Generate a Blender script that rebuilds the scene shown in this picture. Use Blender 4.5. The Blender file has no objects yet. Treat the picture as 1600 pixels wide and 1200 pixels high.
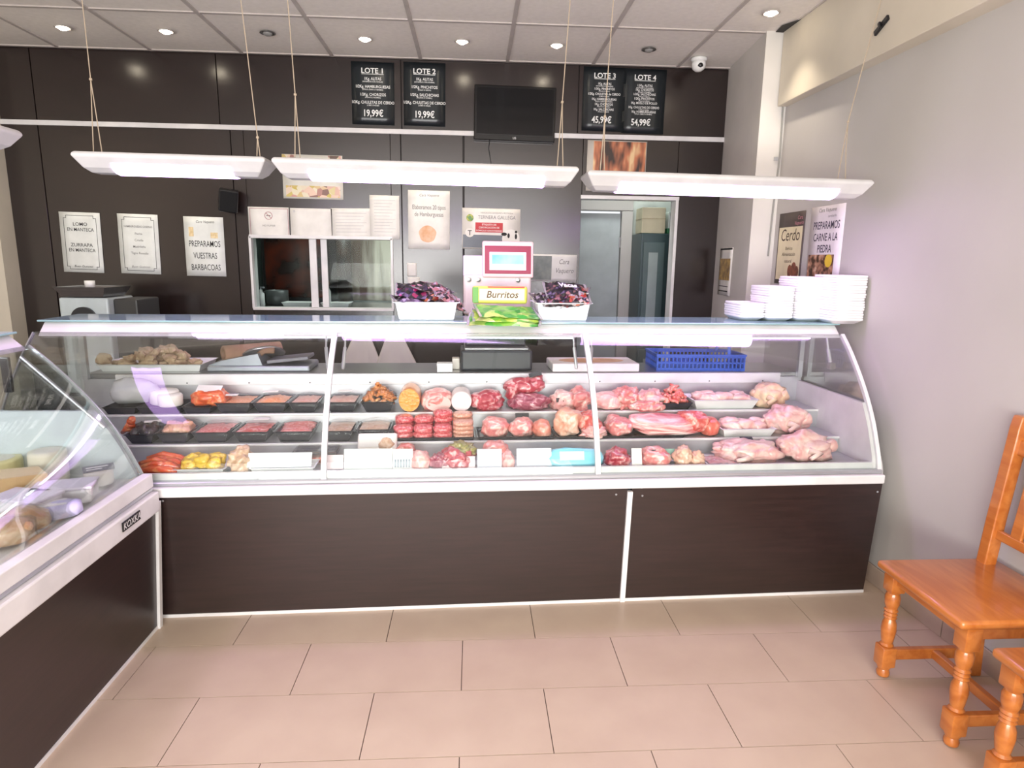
import bpy, bmesh, math, random
from mathutils import Vector, Matrix, Euler, noise
R_ = math.radians
sc = bpy.context.scene
COL = sc.collection
# ---------------------------------------------------------------- camera
FPX, PITCH, YAW, ROLL, EYE = 1006.0, 0.189016, 0.061341, -0.013489, 1.5
cy_, sy_, cp_, sp_ = math.cos(YAW), math.sin(YAW), math.cos(PITCH), math.sin(PITCH)
fw = Vector((sy_*cp_, cy_*cp_, -sp_)); r0 = Vector((cy_, -sy_, 0)); d0 = fw.cross(r0)
rt = r0*math.cos(ROLL) + d0*math.sin(ROLL); dn = d0*math.cos(ROLL) - r0*math.sin(ROLL)
cam = bpy.data.cameras.new('camera'); cam.sensor_width = 36; cam.lens = FPX/1600*36
cam.clip_start = 0.02
camo = bpy.data.objects.new('camera', cam); COL.objects.link(camo)
M3 = Matrix((rt, -dn, -fw)).transposed()
camo.matrix_world = Matrix.Translation((0, 0, EYE)) @ M3.to_4x4()
sc.camera = camo
# ---------------------------------------------------------------- view, world, daylight
sc.view_settings.view_transform = 'Standard'; sc.view_settings.look = 'None'
sc.view_settings.gamma = 1; sc.view_settings.use_curve_mapping = False
sc.view_settings.exposure = 0.12
sc.cycles.max_bounces = 10; sc.cycles.transparent_max_bounces = 24
sc.cycles.diffuse_bounces = 4; sc.cycles.glossy_bounces = 4; sc.cycles.transmission_bounces = 6
sc.cycles.caustics_reflective = False; sc.cycles.caustics_refractive = False
sc.cycles.sample_clamp_indirect = 4.0
world = bpy.data.worlds.new('sky'); sc.world = world; world.use_nodes = True
bg = world.node_tree.nodes['Background']; bg.inputs[0].default_value = (0.93, 0.96, 1.0, 1); bg.inputs[1].default_value = 1.0
def area(name, loc, rot, sx, sy, power, col):
    l = bpy.data.lights.new(name, 'AREA'); l.shape = 'RECTANGLE'; l.size = sx; l.size_y = sy
    l.energy = power; l.color = col
    o = bpy.data.objects.new(name, l); COL.objects.link(o); o.location = loc; o.rotation_euler = rot
    return o
# daylight entering through the shop window behind the viewer
area('shop_window_daylight', (-0.55, -1.95, 1.45), (R_(90), 0, 0), 4.0, 2.3, 155, (1.0, 0.985, 0.955))
# upward fill lamp added low in the window opening to brighten the ceiling
area('added_ceiling_fill', (-0.55, -1.93, .95), (R_(128), 0, 0), 4.0, 1.2, 175, (1.0, 0.97, 0.93))

# ---------------------------------------------------------------- geometry helpers
def ray(x, y): return rt*((x-800)/FPX) + dn*((y-600)/FPX) + fw
CAMP = Vector((0, 0, EYE))
def onY(x, y, Y): d = ray(x, y); return CAMP + d*(Y/d.y)
def onX(x, y, X): d = ray(x, y); return CAMP + d*(X/d.x)
def onZ(x, y, Z): d = ray(x, y); return CAMP + d*((Z-EYE)/d.z)
CA = R_(1.92); CO = Vector((-1.305, 2.568, 0))
CEX = Vector((math.cos(CA), math.sin(CA), 0)); CEY = Vector((-math.sin(CA), math.cos(CA), 0))
def loc_(P): q = P-CO; return Vector((q.dot(CEX), q.dot(CEY), q.z))
def cY(x, y, ly): d = ray(x, y); return loc_(CAMP + d*((ly-(CAMP-CO).dot(CEY))/d.dot(CEY)))
def wld(x, y, z): return CO + CEX*x + CEY*y + Vector((0, 0, z))

def link(name, me, mat=None, parent=None, smooth=False):
    o = bpy.data.objects.new(name, me); COL.objects.link(o)
    if mat is not None:
        me.materials.clear(); me.materials.append(mat)
    if smooth:
        for p in me.polygons: p.use_smooth = True
    if parent is not None: o.parent = parent
    return o
def thing(name, label, cat, loc=(0, 0, 0), rz=0.0, group=None):
    o = bpy.data.objects.new(name, None); COL.objects.link(o); o.empty_display_size = 0.05
    o.location = loc; o.rotation_euler = (0, 0, rz); tag(o, label, cat, group); return o
def tag(o, label=None, cat=None, group=None, kind=None):
    if label: o['label'] = label
    if cat: o['category'] = cat
    if group: o['group'] = group
    if kind: o['kind'] = kind
    return o
class G:
    """collects shapes into one mesh"""
    def __init__(s): s.bm = bmesh.new()
    def _x(s, vs, rot, loc):
        m = Matrix.Translation(loc) @ (rot.to_matrix().to_4x4() if rot else Matrix())
        for v in vs: v.co = m @ v.co
    def box(s, x0, x1, y0, y1, z0, z1, bev=0.0, seg=2, rot=None):
        c = ((x0+x1)/2, (y0+y1)/2, (z0+z1)/2)
        old = set(s.bm.verts)
        r = bmesh.ops.create_cube(s.bm, size=1.0); vs = r['verts']
        for v in vs: v.co = Vector((v.co.x*(x1-x0), v.co.y*(y1-y0), v.co.z*(z1-z0)))
        if bev:
            es = list({e for v in vs for e in v.link_edges})
            bmesh.ops.bevel(s.bm, geom=es, offset=min(bev, .45*min(x1-x0, y1-y0, z1-z0)), segments=seg, affect='EDGES', profile=0.5)
            vs = [v for v in s.bm.verts if v not in old]
        s._x(vs, Euler(rot) if rot else None, c); return s
    def tube(s, pts, r, n=8, cap=True):
        pts = [Vector(p) for p in pts]; rings = []
        rr = r if isinstance(r, (list, tuple)) else [r]*len(pts)
        up = None
        for i, p in enumerate(pts):
            t = (pts[min(i+1, len(pts)-1)] - pts[max(i-1, 0)]).normalized()
            if up is None:
                up = t.orthogonal().normalized()
            else:
                up = (up - t*up.dot(t)); up = up.normalized() if up.length > 1e-6 else t.orthogonal().normalized()
            b = t.cross(up)
            rings.append([s.bm.verts.new(p + (up*math.cos(a)+b*math.sin(a))*rr[i]) for a in [2*math.pi*k/n for k in range(n)]])
        s.loft(rings, cap); return s
    def loft(s, rings, cap=True, closed=True):
        n = len(rings[0])
        for a, b in zip(rings, rings[1:]):
            for k in range(n if closed else n-1):
                s.bm.faces.new((a[k], a[(k+1) % n], b[(k+1) % n], b[k]))
        if cap and closed:
            s.bm.faces.new(rings[0][::-1]); s.bm.faces.new(rings[-1])
    def rings(s, rl, cap=True):
        s.loft([[s.bm.verts.new(p) for p in r] for r in rl], cap); return s
    def lathe(s, prof, n=20, c=(0, 0, 0)):
        s.rings([[(c[0]+r*math.cos(2*math.pi*k/n), c[1]+r*math.sin(2*math.pi*k/n), c[2]+z) for k in range(n)] for r, z in prof]); return s
    def prism(s, pts, axis, a, b):
        def mk(p, t): return {'x': (t, p[0], p[1]), 'y': (p[0], t, p[1]), 'z': (p[0], p[1], t)}[axis]
        s.rings([[mk(p, a) for p in pts], [mk(p, b) for p in pts]]); return s
    def quad(s, *ps): s.bm.faces.new([s.bm.verts.new(p) for p in ps]); return s
    def blob(s, w, d, h, seed=0, lump=.25, freq=1.4, sub=3, boxy=1.0, c=(0, 0, 0), rot=None, flat=.75):
        r = bmesh.ops.create_icosphere(s.bm, subdivisions=sub, radius=1.0); vs = r['verts']
        off = Vector((seed*7.31, seed*3.17, seed*1.93))
        for v in vs:
            q = v.co.normalized(); k = 1 + lump*noise.noise(q*freq+off) + lump*.45*noise.noise(q*freq*2.7+off) + lump*.18*noise.noise(q*freq*6+off)
            q = Vector([math.copysign(abs(t)**boxy, t) for t in q])*k
            if q.z < -flat: q.z = -flat + (q.z+flat)*.1
            v.co = Vector((q.x*w/2, q.y*d/2, (q.z+flat)*h/(1+flat)))
        s._x(vs, Euler(rot) if rot else None, c); return s
    def done(s, name, mat, parent=None, smooth=False):
        bmesh.ops.recalc_face_normals(s.bm, faces=s.bm.faces)
        me = bpy.data.meshes.new(name); s.bm.to_mesh(me); s.bm.free()
        return link(name, me, mat, parent, smooth)
def autosmooth(o, ang=35):
    me = o.data
    for p in me.polygons: p.use_smooth = True
    me.set_sharp_from_angle(angle=R_(ang)); return o
def dup(root, loc=None, rot=None, label=None):
    r = root.copy(); COL.objects.link(r)
    if loc is not None: r.location = loc
    if rot is not None: r.rotation_euler = rot
    if label: r['label'] = label
    for ch in list(root.children):
        c = ch.copy(); COL.objects.link(c); c.parent = r
        for g in ch.children:
            d = g.copy(); COL.objects.link(d); d.parent = c
    return r
def text_into(bm, body, x, z, size, bold=0.0, sx=1.0, align='CENTER', shear=0.0, y=0.0):
    c = bpy.data.curves.new('tmp', 'FONT'); c.body = body; c.size = size; c.offset = bold*size
    c.align_x = align; c.shear = shear; c.resolution_u = 3
    o = bpy.data.objects.new('tmp', c); me = bpy.data.meshes.new_from_object(o)
    n0 = len(bm.verts); vs = [bm.verts.new((x+v.co.x*sx, y, z+v.co.y)) for v in me.vertices]
    for p in me.polygons:
        try: bm.faces.new([vs[i] for i in p.vertices])
        except ValueError: pass
    bpy.data.objects.remove(o); bpy.data.curves.remove(c); bpy.data.meshes.remove(me)
def letters(items, mat, parent, y=-0.0035, name='lettering', rects=()):
    """flat printed lettering on a sheet in the XZ plane facing -Y, one part per line"""
    def fin(bm, nm):
        for v in bm.verts: v.co.y = y
        me = bpy.data.meshes.new(nm); bm.to_mesh(me); bm.free(); return link(nm, me, mat, parent)
    for it in items:
        bm = bmesh.new(); text_into(bm, *it[:4], **(it[4] if len(it) > 4 else {})); o = fin(bm, 'lettering')
    for (x0, x1, z0, z1) in rects:
        bm = bmesh.new(); bm.faces.new([bm.verts.new(p) for p in ((x0, 0, z0), (x1, 0, z0), (x1, 0, z1), (x0, 0, z1))])
        o = fin(bm, name if name != 'lettering' else 'underline')

# ---------------------------------------------------------------- materials
def lin(c):
    return tuple(((v/255)/12.92 if v/255 <= .04045 else ((v/255+.055)/1.055)**2.4) for v in c) + (1.0,)
MATS = {}
def mat(name, col=(200, 200, 200), rough=.5, metal=0.0, col2=None, scale=8.0, stretch=(1, 1, 1), detail=4.0, lo=.35, hi=.65,
        bump=0.0, bscale=60.0, coat=0.0, emit=None, estr=0.0, col3=None, spec=None, sheen=0.0, sss=0.0, dist=0.0):
    if name in MATS: return MATS[name]
    m = bpy.data.materials.new(name); m.use_nodes = True; nt = m.node_tree; b = nt.nodes['Principled BSDF']
    b.inputs['Base Color'].default_value = lin(col); b.inputs['Roughness'].default_value = rough
    b.inputs['Metallic'].default_value = metal
    if spec is not None: b.inputs['Specular IOR Level'].default_value = spec
    if coat: b.inputs['Coat Weight'].default_value = coat; b.inputs['Coat Roughness'].default_value = .12
    if sss: b.inputs['Subsurface Weight'].default_value = sss; b.inputs['Subsurface Scale'].default_value = .01
    tc = nt.nodes.new('ShaderNodeTexCoord'); mp = nt.nodes.new('ShaderNodeMapping'); mp.inputs['Scale'].default_value = stretch
    nt.links.new(tc.outputs['Object'], mp.inputs['Vector'])
    nz = nt.nodes.new('ShaderNodeTexNoise'); nz.inputs['Scale'].default_value = scale; nz.inputs['Detail'].default_value = detail
    nz.inputs['Distortion'].default_value = dist
    nt.links.new(mp.outputs['Vector'], nz.inputs['Vector'])
    if col2 is None: col2 = tuple(max(0, c*.94) for c in col)
    rp = nt.nodes.new('ShaderNodeValToRGB'); e = rp.color_ramp.elements
    e[0].position = lo; e[0].color = lin(col); e[1].position = hi; e[1].color = lin(col2)
    if col3 is not None:
        k = rp.color_ramp.elements.new(min(1, hi+.12)); k.color = lin(col3)
    nt.links.new(nz.outputs['Fac'], rp.inputs['Fac']); nt.links.new(rp.outputs['Color'], b.inputs['Base Color'])
    if bump:
        n2 = nt.nodes.new('ShaderNodeTexNoise'); n2.inputs['Scale'].default_value = bscale; n2.inputs['Detail'].default_value = 3
        nt.links.new(mp.outputs['Vector'], n2.inputs['Vector'])
        bp = nt.nodes.new('ShaderNodeBump'); bp.inputs['Strength'].default_value = bump; bp.inputs['Distance'].default_value = .01
        nt.links.new(n2.outputs['Fac'], bp.inputs['Height']); nt.links.new(bp.outputs['Normal'], b.inputs['Normal'])
    if emit is not None:
        b.inputs['Emission Color'].default_value = lin(emit); b.inputs['Emission Strength'].default_value = estr
    MATS[name] = m; return m
def glass_mat(name, tint=(236, 246, 242), refl=1.0, rough=0.0, ior=1.45, milk=0.0):
    m = bpy.data.materials.new(name); m.use_nodes = True; nt = m.node_tree; nt.nodes.clear()
    out = nt.nodes.new('ShaderNodeOutputMaterial'); mx = nt.nodes.new('ShaderNodeMixShader')
    t = nt.nodes.new('ShaderNodeBsdfTransparent'); t.inputs[0].default_value = lin(tint)
    g = nt.nodes.new('ShaderNodeBsdfGlossy'); g.inputs['Roughness'].default_value = rough
    f = nt.nodes.new('ShaderNodeFresnel'); f.inputs['IOR'].default_value = ior
    mu = nt.nodes.new('ShaderNodeMath'); mu.operation = 'MULTIPLY'; mu.inputs[1].default_value = refl
    nz = nt.nodes.new('ShaderNodeTexNoise'); nz.inputs['Scale'].default_value = 3.0
    nt.links.new(f.outputs[0], mu.inputs[0]); nt.links.new(mu.outputs[0], mx.inputs[0])
    src = t
    if milk:
        d = nt.nodes.new('ShaderNodeBsdfDiffuse'); d.inputs[0].default_value = (.9, .92, .93, 1)
        m2 = nt.nodes.new('ShaderNodeMixShader'); m2.inputs[0].default_value = milk
        nt.links.new(t.outputs[0], m2.inputs[1]); nt.links.new(d.outputs[0], m2.inputs[2]); src = m2
    nt.links.new(src.outputs[0], mx.inputs[1]); nt.links.new(g.outputs[0], mx.inputs[2])
    nt.links.new(mx.outputs[0], out.inputs[0]); MATS[name] = m; return m
def emis(name, col, s):
    m = bpy.data.materials.new(name); m.use_nodes = True; nt = m.node_tree; nt.nodes.clear()
    out = nt.nodes.new('ShaderNodeOutputMaterial'); e = nt.nodes.new('ShaderNodeEmission')
    e.inputs[0].default_value = lin(col); e.inputs[1].default_value = s
    nt.links.new(e.outputs[0], out.inputs[0]); MATS[name] = m; return m
def voro_mat(name, cols, scale, rough=.4, stretch=(1, 1, 1), coat=0.0):
    """printed picture or heap made of irregular cells in a few colours"""
    m = bpy.data.materials.new(name); m.use_nodes = True; nt = m.node_tree; b = nt.nodes['Principled BSDF']
    b.inputs['Roughness'].default_value = rough
    if coat: b.inputs['Coat Weight'].default_value = coat
    tc = nt.nodes.new('ShaderNodeTexCoord'); mp = nt.nodes.new('ShaderNodeMapping'); mp.inputs['Scale'].default_value = stretch
    v = nt.nodes.new('ShaderNodeTexVoronoi'); v.inputs['Scale'].default_value = scale
    rp = nt.nodes.new('ShaderNodeValToRGB'); rp.color_ramp.interpolation = 'LINEAR'
    e = rp.color_ramp.elements
    while len(e) < len(cols): e.new(.5)
    for i, c in enumerate(cols): e[i].position = i/(len(cols)-1); e[i].color = lin(c)
    sp = nt.nodes.new('ShaderNodeSeparateColor')
    nt.links.new(tc.outputs['Object'], mp.inputs[0]); nt.links.new(mp.outputs[0], v.inputs['Vector'])
    nt.links.new(v.outputs['Color'], sp.inputs[0]); nt.links.new(sp.outputs[0], rp.inputs[0]); nt.links.new(rp.outputs[0], b.inputs['Base Color'])
    MATS[name] = m; return m
white_paint = mat('white_paint', (188, 184, 180), .55, col2=(183, 179, 175), scale=2, bump=.03, bscale=40)
cream_paint = mat('cream_paint', (214, 205, 188), .6, scale=2)
ceil_tile = mat('ceiling_tile', (240, 233, 226), .9, col2=(234, 227, 220), scale=30, bump=.08, bscale=150)
grid_bar = mat('grid_bar', (196, 187, 182), .6)
dark_lam = mat('dark_wenge_laminate', (38, 26, 25), .22, col2=(29, 20, 19), scale=5, stretch=(1, 1, 14), detail=6, spec=.85, bump=.02, bscale=90)
dark_lam_h = mat('dark_wenge_front', (45, 30, 28), .33, col2=(35, 23, 21), scale=5, stretch=(1, 8, 14), detail=6, spec=.8, bump=.02, bscale=90)
floor_tile = mat('floor_tile', (194, 174, 154), .38, col2=(187, 166, 147), scale=5, detail=6, bump=.015, bscale=30)
grout = mat('grout', (92, 76, 68), .9)
base_tile = mat('baseboard_tile', (178, 158, 142), .45, col2=(166, 146, 132), scale=6)
white_met = mat('white_lacquered_metal', (226, 224, 224), .35)
alu = mat('brushed_aluminium', (196, 198, 202), .32, .7, scale=20, stretch=(1, 30, 30))
steel = mat('stainless_steel', (176, 176, 176), .28, .9, scale=12, stretch=(1, 25, 1))
steel_deck = mat('deck_steel', (200, 200, 204), .38, .55, scale=12, stretch=(1, 25, 1))
white_pl = mat('white_plastic', (240, 240, 238), .4)
foam_m = mat('white_foam', (246, 245, 246), .7, bump=.05, bscale=200)
black_pl = mat('black_plastic', (24, 24, 27), .35)
tray_black = mat('black_tray_plastic', (40, 40, 46), .22)
paper = mat('white_paper', (236, 233, 228), .7)
ink = mat('black_ink', (36, 34, 36), .7)
grey_ink = mat('grey_ink', (130, 128, 128), .7)
glass = glass_mat('clear_glass', (252, 254, 253), refl=.5)
pane_glass = glass_mat('pane_glass', (240, 246, 244), .22)
film = glass_mat('cling_film', (252, 252, 253), .35, .10, 1.45, milk=.02)
lilac = emis('lilac_led', (222, 178, 255), 12.0)
lilac_case = emis('lilac_case_tube', (224, 176, 255), 15.0)
pale_case = emis('pale_lilac_tube', (240, 212, 255), 15.0)
cool_case = emis('cool_case_tube', (232, 238, 255), 14.0)
bulb = emis('warm_bulb', (255, 240, 214), 40.0)
wood = mat('honey_varnished_pine', (190, 116, 54), .30, col2=(168, 92, 34), scale=3.5, stretch=(8, 1, 8), detail=7, coat=.5, dist=.6)
# ================================================================ THE SETTING
def struct(g, name, m, smooth=False):
    o = g.done(name, m, None, smooth); o['kind'] = 'structure'; return o
ZC = 2.86; YB = 4.83; XR = 1.94
# floor: slab in grout colour, tiles laid on it in running bond
fl = struct(G().box(-4.7, 2.1, -2.1, 6.4, -.08, -.004), 'floor', grout)
TX, TY = .598, .31
for r in range(-6, 3):
    y0 = 2.046 + r*TY
    xo = -.04 if r % 2 == 0 else -.345
    for k in range(-5, 5):
        x0 = xo + k*TX; x1 = x0+TX
        if x1 < -1.9 or x0 > 1.93: continue
        x1 = min(x1, 1.94)
        G().box(x0+.0015, x1-.0015, y0+.0015, y0+TY-.0015, -.006, 0).done('floor_tile', floor_tile, fl)
# ceiling: grid bars and lay-in panels
ce = struct(G().box(-4.7, 2.1, -2.1, 6.4, ZC+.012, ZC+.06), 'ceiling', grid_bar)
xs = [-4.567+.6*k for k in range(11)] + [1.84]
ys = [-2.0] + [4.084-.6*k for k in range(9, -1, -1)] + [4.808]
def shared(name, me, m, parent, loc):
    o = bpy.data.objects.new(name, me); COL.objects.link(o); o.parent = parent; o.location = loc; return o
pm = {}
for i in range(len(xs)-1):
    for j in range(len(ys)-1):
        w, d = xs[i+1]-xs[i], ys[j+1]-ys[j]; key = (round(w, 3), round(d, 3))
        if key not in pm:
            t = G().box(-w/2+.011, w/2-.011, -d/2+.011, d/2-.011, 0, .01).done('ceiling_panel', ceil_tile, ce); pm[key] = t
        else:
            t = shared('ceiling_panel', pm[key].data, None, ce, (0, 0, 0))
        t.location = ((xs[i]+xs[i+1])/2, (ys[j]+ys[j+1])/2, ZC+.003)
for x in xs: G().box(x-.012, x+.012, -2.0, 4.82, ZC-.004, ZC+.006).done('grid_bar', grid_bar, ce)
for y in ys[1:]: G().box(-4.6, 1.84, y-.012, y+.012, ZC-.003, ZC+.005).done('cross_bar', grid_bar, ce)
# back wall with the kitchen hatch and the doorway, clad in dark laminate panels
WX0, WX1, WZ0, WZ1 = -1.603, -.588, 1.135, 1.648
DX0, DX1, DZ = .785, 1.488, 1.955
g = G()
for b in ((-3.4, WX0, 0, 2.9), (WX0, WX1, 0, WZ0), (WX0, WX1, WZ1, 2.9), (WX1, DX0, 0, 2.9), (DX0, DX1, DZ, 2.9), (DX1, 2.0, 0, 2.9)):
    g.box(b[0], b[1], YB+.018, YB+.12, b[2], b[3])
wb = struct(g, 'wall_back', mat('dark_backing_board', (34, 26, 25), .6))
cut = [(-3.21, -2.975, 2.385, 2.857), (-2.968, -1.758, 2.385, 2.857), (-1.752, -.508, 2.385, 2.857), (-.502, .738, 2.385, 2.857), (.744, 1.815, 2.385, 2.857),
       (-3.21, -2.975, 0, 2.382), (-2.968, -1.693, 0, 2.382), (-1.687, WX0, 0, 2.382), (WX0+.002, WX1-.002, 0, WZ0), (WX0+.002, WX1-.002, WZ1, 2.382),
       (WX1, -.518, 0, 2.382), (-.512, -.078, 0, 2.382), (-.066, DX0, 0, 2.382), (DX0+.003, DX1-.003, DZ, 2.382), (DX1, 1.815, 0, 2.382)]
for (a, b, c, d) in cut: G().box(a, b, YB, YB+.018, c, d, .0015, 1).done('wall_panel', dark_lam, wb)
struct(G().box(-3.21, 1.815, YB-.012, YB, 2.366, 2.399, .003), 'trim_1', white_met)
# right wall, soffit along it, pillar in the corner, tiled baseboard
def xr(y): return 1.9415-.0216*(y-1.91)     # the side wall runs slightly out of square
struct(G().prism([(xr(-2.1), -2.1), (2.14, -2.1), (2.14, 4.1), (xr(4.1), 4.1)], 'z', 0, 2.9), 'wall_right', white_paint)
struct(G().box(1.838, 1.97, -2.1, 4.05, 2.44, ZC+.01, .004), 'trim_2', cream_paint)
struct(G().prism([(1.817, 4.85), (1.74, 4.06), (2.0, 4.06), (2.0, 4.85)], 'z', 0, ZC+.01), 'wall_pillar', mat('pillar_paint', (220, 216, 210), .55, scale=2))
bb = struct(G().prism([(xr(-2)-.004, -2), (xr(-2)+.01, -2), (xr(3.9)+.01, 3.9), (xr(3.9)-.004, 3.9)], 'z', 0, .088), 'baseboard_right', grout)
y = -1.9
while y < 3.6:
    o_ = G().box(-.012, -.003, .002, .598, 0, .09, .002, 1).done('baseboard_tile', base_tile, bb); o_.location = (xr(y), y, 0); o_.rotation_euler = (0, 0, .0216); y += .6
# left wall: a return beside the panels, then the side wall farther left
g = G(); g.box(-4.7, -3.21, 4.68, 4.95, 0, 2.9); g.box(-4.7, -4.6, -2.1, 4.7, 0, 2.9)
struct(g, 'wall_left', cream_paint)
# shop front behind the viewer with its big window
g = G()
for b in ((-4.7, -2.6, 0, 2.9), (1.5, 2.1, 0, 2.9), (-2.6, 1.5, 0, .25), (-2.6, 1.5, 2.65, 2.9)): g.box(b[0], b[1], -2.15, -2.0, b[2], b[3])
struct(g, 'wall_front', white_paint)
wf = struct(G().box(-2.6, 1.5, -2.12, -2.05, .25, .31), 'window_2', alu)
for x in (-2.58, -1.2, .1, 1.48): G().box(x-.03, x+.03, -2.12, -2.05, .31, 2.65).done('mullion', alu, wf)
# rooms behind the back wall
tiled = mat('pale_tiled_wall', (196, 204, 200), .3)
g = G(); g.box(-2.4, .2, 6.0, 6.1, 0, 2.9); g.box(-2.4, -2.3, 4.95, 6.1, 0, 2.9); g.box(.1, .2, 4.95, 6.1, 0, 2.9)
struct(g, 'wall_kitchen', tiled)
g = G(); g.box(.2, .5, 5.6, 5.7, 0, 2.9); g.box(.5, 1.27, 5.6, 5.7, 1.93, 2.9); g.box(1.27, 2.1, 5.6, 5.7, 0, 2.9); g.box(1.9, 2.0, 4.95, 5.7, 0, 2.9)
struct(g, 'wall_corridor', mat('corridor_paint', (206, 212, 206), .6))
area('kitchen_fill_light', (-1.0, 5.45, 2.8), (0, 0, 0), .9, .3, 22, (.93, 1.0, .97))  # unseen lamp added to light the kitchen behind the hatch
area('corridor_fill_light', (1.15, 5.2, 2.8), (0, 0, 0), .5, .2, 13, (.92, 1.0, .96))  # unseen lamp added to brighten the corridor past the doorway

# window_1: sliding hatch to the kitchen
w1 = struct(G().box(WX0, WX1, YB-.012, YB+.10, WZ0-.012, WZ0+.006, .002), 'window_1', white_met)
G().box(WX0-.004, WX0+.014, YB-.012, YB+.1, WZ0, WZ1, .002).done('side_frame', white_met, w1)
G().box(WX1-.014, WX1+.004, YB-.012, YB+.1, WZ0, WZ1, .002).done('side_frame', white_met, w1)
G().box(WX0, WX1, YB-.012, YB+.1, WZ1-.012, WZ1+.012, .002).done('head_frame', white_met, w1)
for (a, b, yy, st) in ((WX0+.015, -1.14, YB+.03, 'r'), (-1.115, WX1-.015, YB+.06, 'l')):
    s = G().box(*((b-.05, b) if st == 'r' else (a, a+.045)), yy-.008, yy+.012, WZ0+.008, WZ1-.012, .002).done('sash_stile', white_met, w1)
    G().box(a, b, yy, yy+.005, WZ0+.01, WZ1-.012).done('pane', pane_glass, w1)
# door_1: thin white trim round the doorway; door_2: grey leaf farther in
d1 = struct(G().box(DX0-.005, DX1+.02, YB-.012, YB+.1, DZ-.004, DZ+.022, .002), 'door_1', white_met)
G().box(DX1-.004, DX1+.018, YB-.012, YB+.1, 0, DZ, .002).done('side_trim', white_met, d1)
d2 = struct(G().box(.52, 1.245, 5.56, 5.6, 0, 1.905, .003), 'door_2', mat('grey_door', (172, 180, 182), .5))
G().box(1.25, 1.345, 5.53, 5.62, 0, 1.924, .004).done('door_frame', white_paint, d2)
G().box(.5, 1.345, 5.53, 5.62, 1.926, 2.01, .004).done('door_frame', white_paint, d2)
for z in (.25, 1.62): G().lathe([(.007, 0), (.007, .09)], 8, (1.246, 5.552, z)).done('hinge', steel, d2)

# ================================================================ CEILING FITTINGS
spots = [(98, 41, 1), (259, 47, 1), (418, 50, 0), (570, 59, 1), (722, 63, 1), (870, 69, 1), (1014, 76, 0), (1205, 18, 1)]
names = ['leftmost lit downlight', 'second lit downlight from the left', 'dark unlit downlight left of the lit middle three', 'lit downlight above the first price poster',
         'lit downlight just left of the television', 'lit downlight right of the television', 'dark unlit downlight beside the dome camera', 'lit downlight nearest the pillar and soffit']
ring_m = mat('downlight_ring', (200, 192, 186), .4); ring_d = mat('downlight_ring_grey', (110, 106, 104), .35, .6)
bulb_off = mat('bulb_off', (150, 148, 146), .2)
for (px, py, on), nm in zip(spots, names):
    p = onZ(px, py, ZC)
    t = thing('downlight', nm + ' in the ceiling', 'downlight', (p.x, p.y, ZC-.004), 0, 'recessed downlights')
    prof = [(.045, 0), (.048, -.004), (.040, -.007), (.034, -.004), (.034, .004)]
    G().lathe(prof, 20).done('ring', ring_m if on else ring_d, t, True)
    G().lathe([(.004, -.018), (.018, -.016), (.028, -.008), (.031, .003)], 16).done('bulb', bulb if on else bulb_off, t, True)
    if on:
        l = bpy.data.lights.new('downlight_beam', 'SPOT'); l.energy = 22; l.color = (1, .88, .70); l.spot_size = R_(95); l.spot_blend = .7; l.shadow_soft_size = .03
        lo = bpy.data.objects.new('downlight_beam', l); COL.objects.link(lo); lo.parent = t; lo.location = (0, 0, -.02)
p = onZ(1090, 92, ZC)
t = thing('dome_camera', 'white dome security camera on the ceiling by the pillar', 'camera', (p.x, p.y-.03, ZC-.004))
G().lathe([(.052, 0), (.054, -.012), (.046, -.022)], 20).done('mount', white_pl, t, True)
G().lathe([(.045, -.018), (.047, -.045), (.040, -.068), (.022, -.082), (.002, -.086)], 20).done('housing', white_pl, t, True)
o_ = G().lathe([(.002, -.02), (.018, -.012), (.021, 0)], 16).done('lens', black_pl, t, True)
o_.rotation_euler = (R_(-48), 0, 0); o_.location = (0, -.030, -.052)

# ---- hanging LED luminaires
cord_m = mat('beige_cord', (176, 160, 140), .9)
def luminaire(label, c, L, rz, cords, tilt=0.0):
    """c: centre of the bottom; trough body wide at the top, lilac diffuser beneath"""
    t = thing('hanging_luminaire', label, 'lamp', c, rz, 'hanging LED luminaires'); t.rotation_euler = (0, tilt, rz)
    h, W, w = .080, .19, .07
    def rect(l, ww, z): return [(-l/2, -ww/2, z), (l/2, -ww/2, z), (l/2, ww/2, z), (-l/2, ww/2, z)]
    lamp_w = mat('luminaire_white', (206, 204, 204), .4)
    o = G().rings([rect(L-.10, w, 0), rect(L-.06, W-.06, .018), rect(L-.005, W, .060), rect(L, W, .070), rect(L-.02, W-.02, h)])  .done('housing', lamp_w, t)
    bv = o.modifiers.new('soft', 'BEVEL'); bv.width = .006; bv.segments = 2
    n = 7; rl = []
    for x in (-L/2+.13, -L/2+.15, L/2-.15, L/2-.13):
        k = .6 if abs(x) > L/2-.14 else 1.0
        rl.append([(x, .079*k*math.cos(math.pi*i/(n-1)), .036-.042*k*math.sin(math.pi*i/(n-1))) for i in range(n)])
    G().rings(rl).done('diffuser', lilac, t, True)
    for (x, sp, zt, dx, knot) in cords:
        g = G(); zk = h+knot
        g.tube([(x-sp, 0, h-.005), (x-sp*.5, 0, h+knot*.5), (x, 0, zk)], .0022, 5)
        g.tube([(x+sp, 0, h-.005), (x+sp*.4, .004, h+knot*.5), (x, 0, zk)], .0022, 5)
        g.blob(.014, .012, .014, 3, .2, sub=1, c=(x, 0, zk-.006))
        g.tube([(x, 0, zk), (x+dx*.4, .003, zk+(zt-zk)*.4), (x+dx, 0, zt)], .0022, 5)
        g.done('cord', cord_m, t)
    return t
def lamp_px(x0, y0, x1, y1, Y): 
    a, b = onY(x0, y0, Y), onY(x1, y1, Y); return a, b
LY = 3.0
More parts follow.
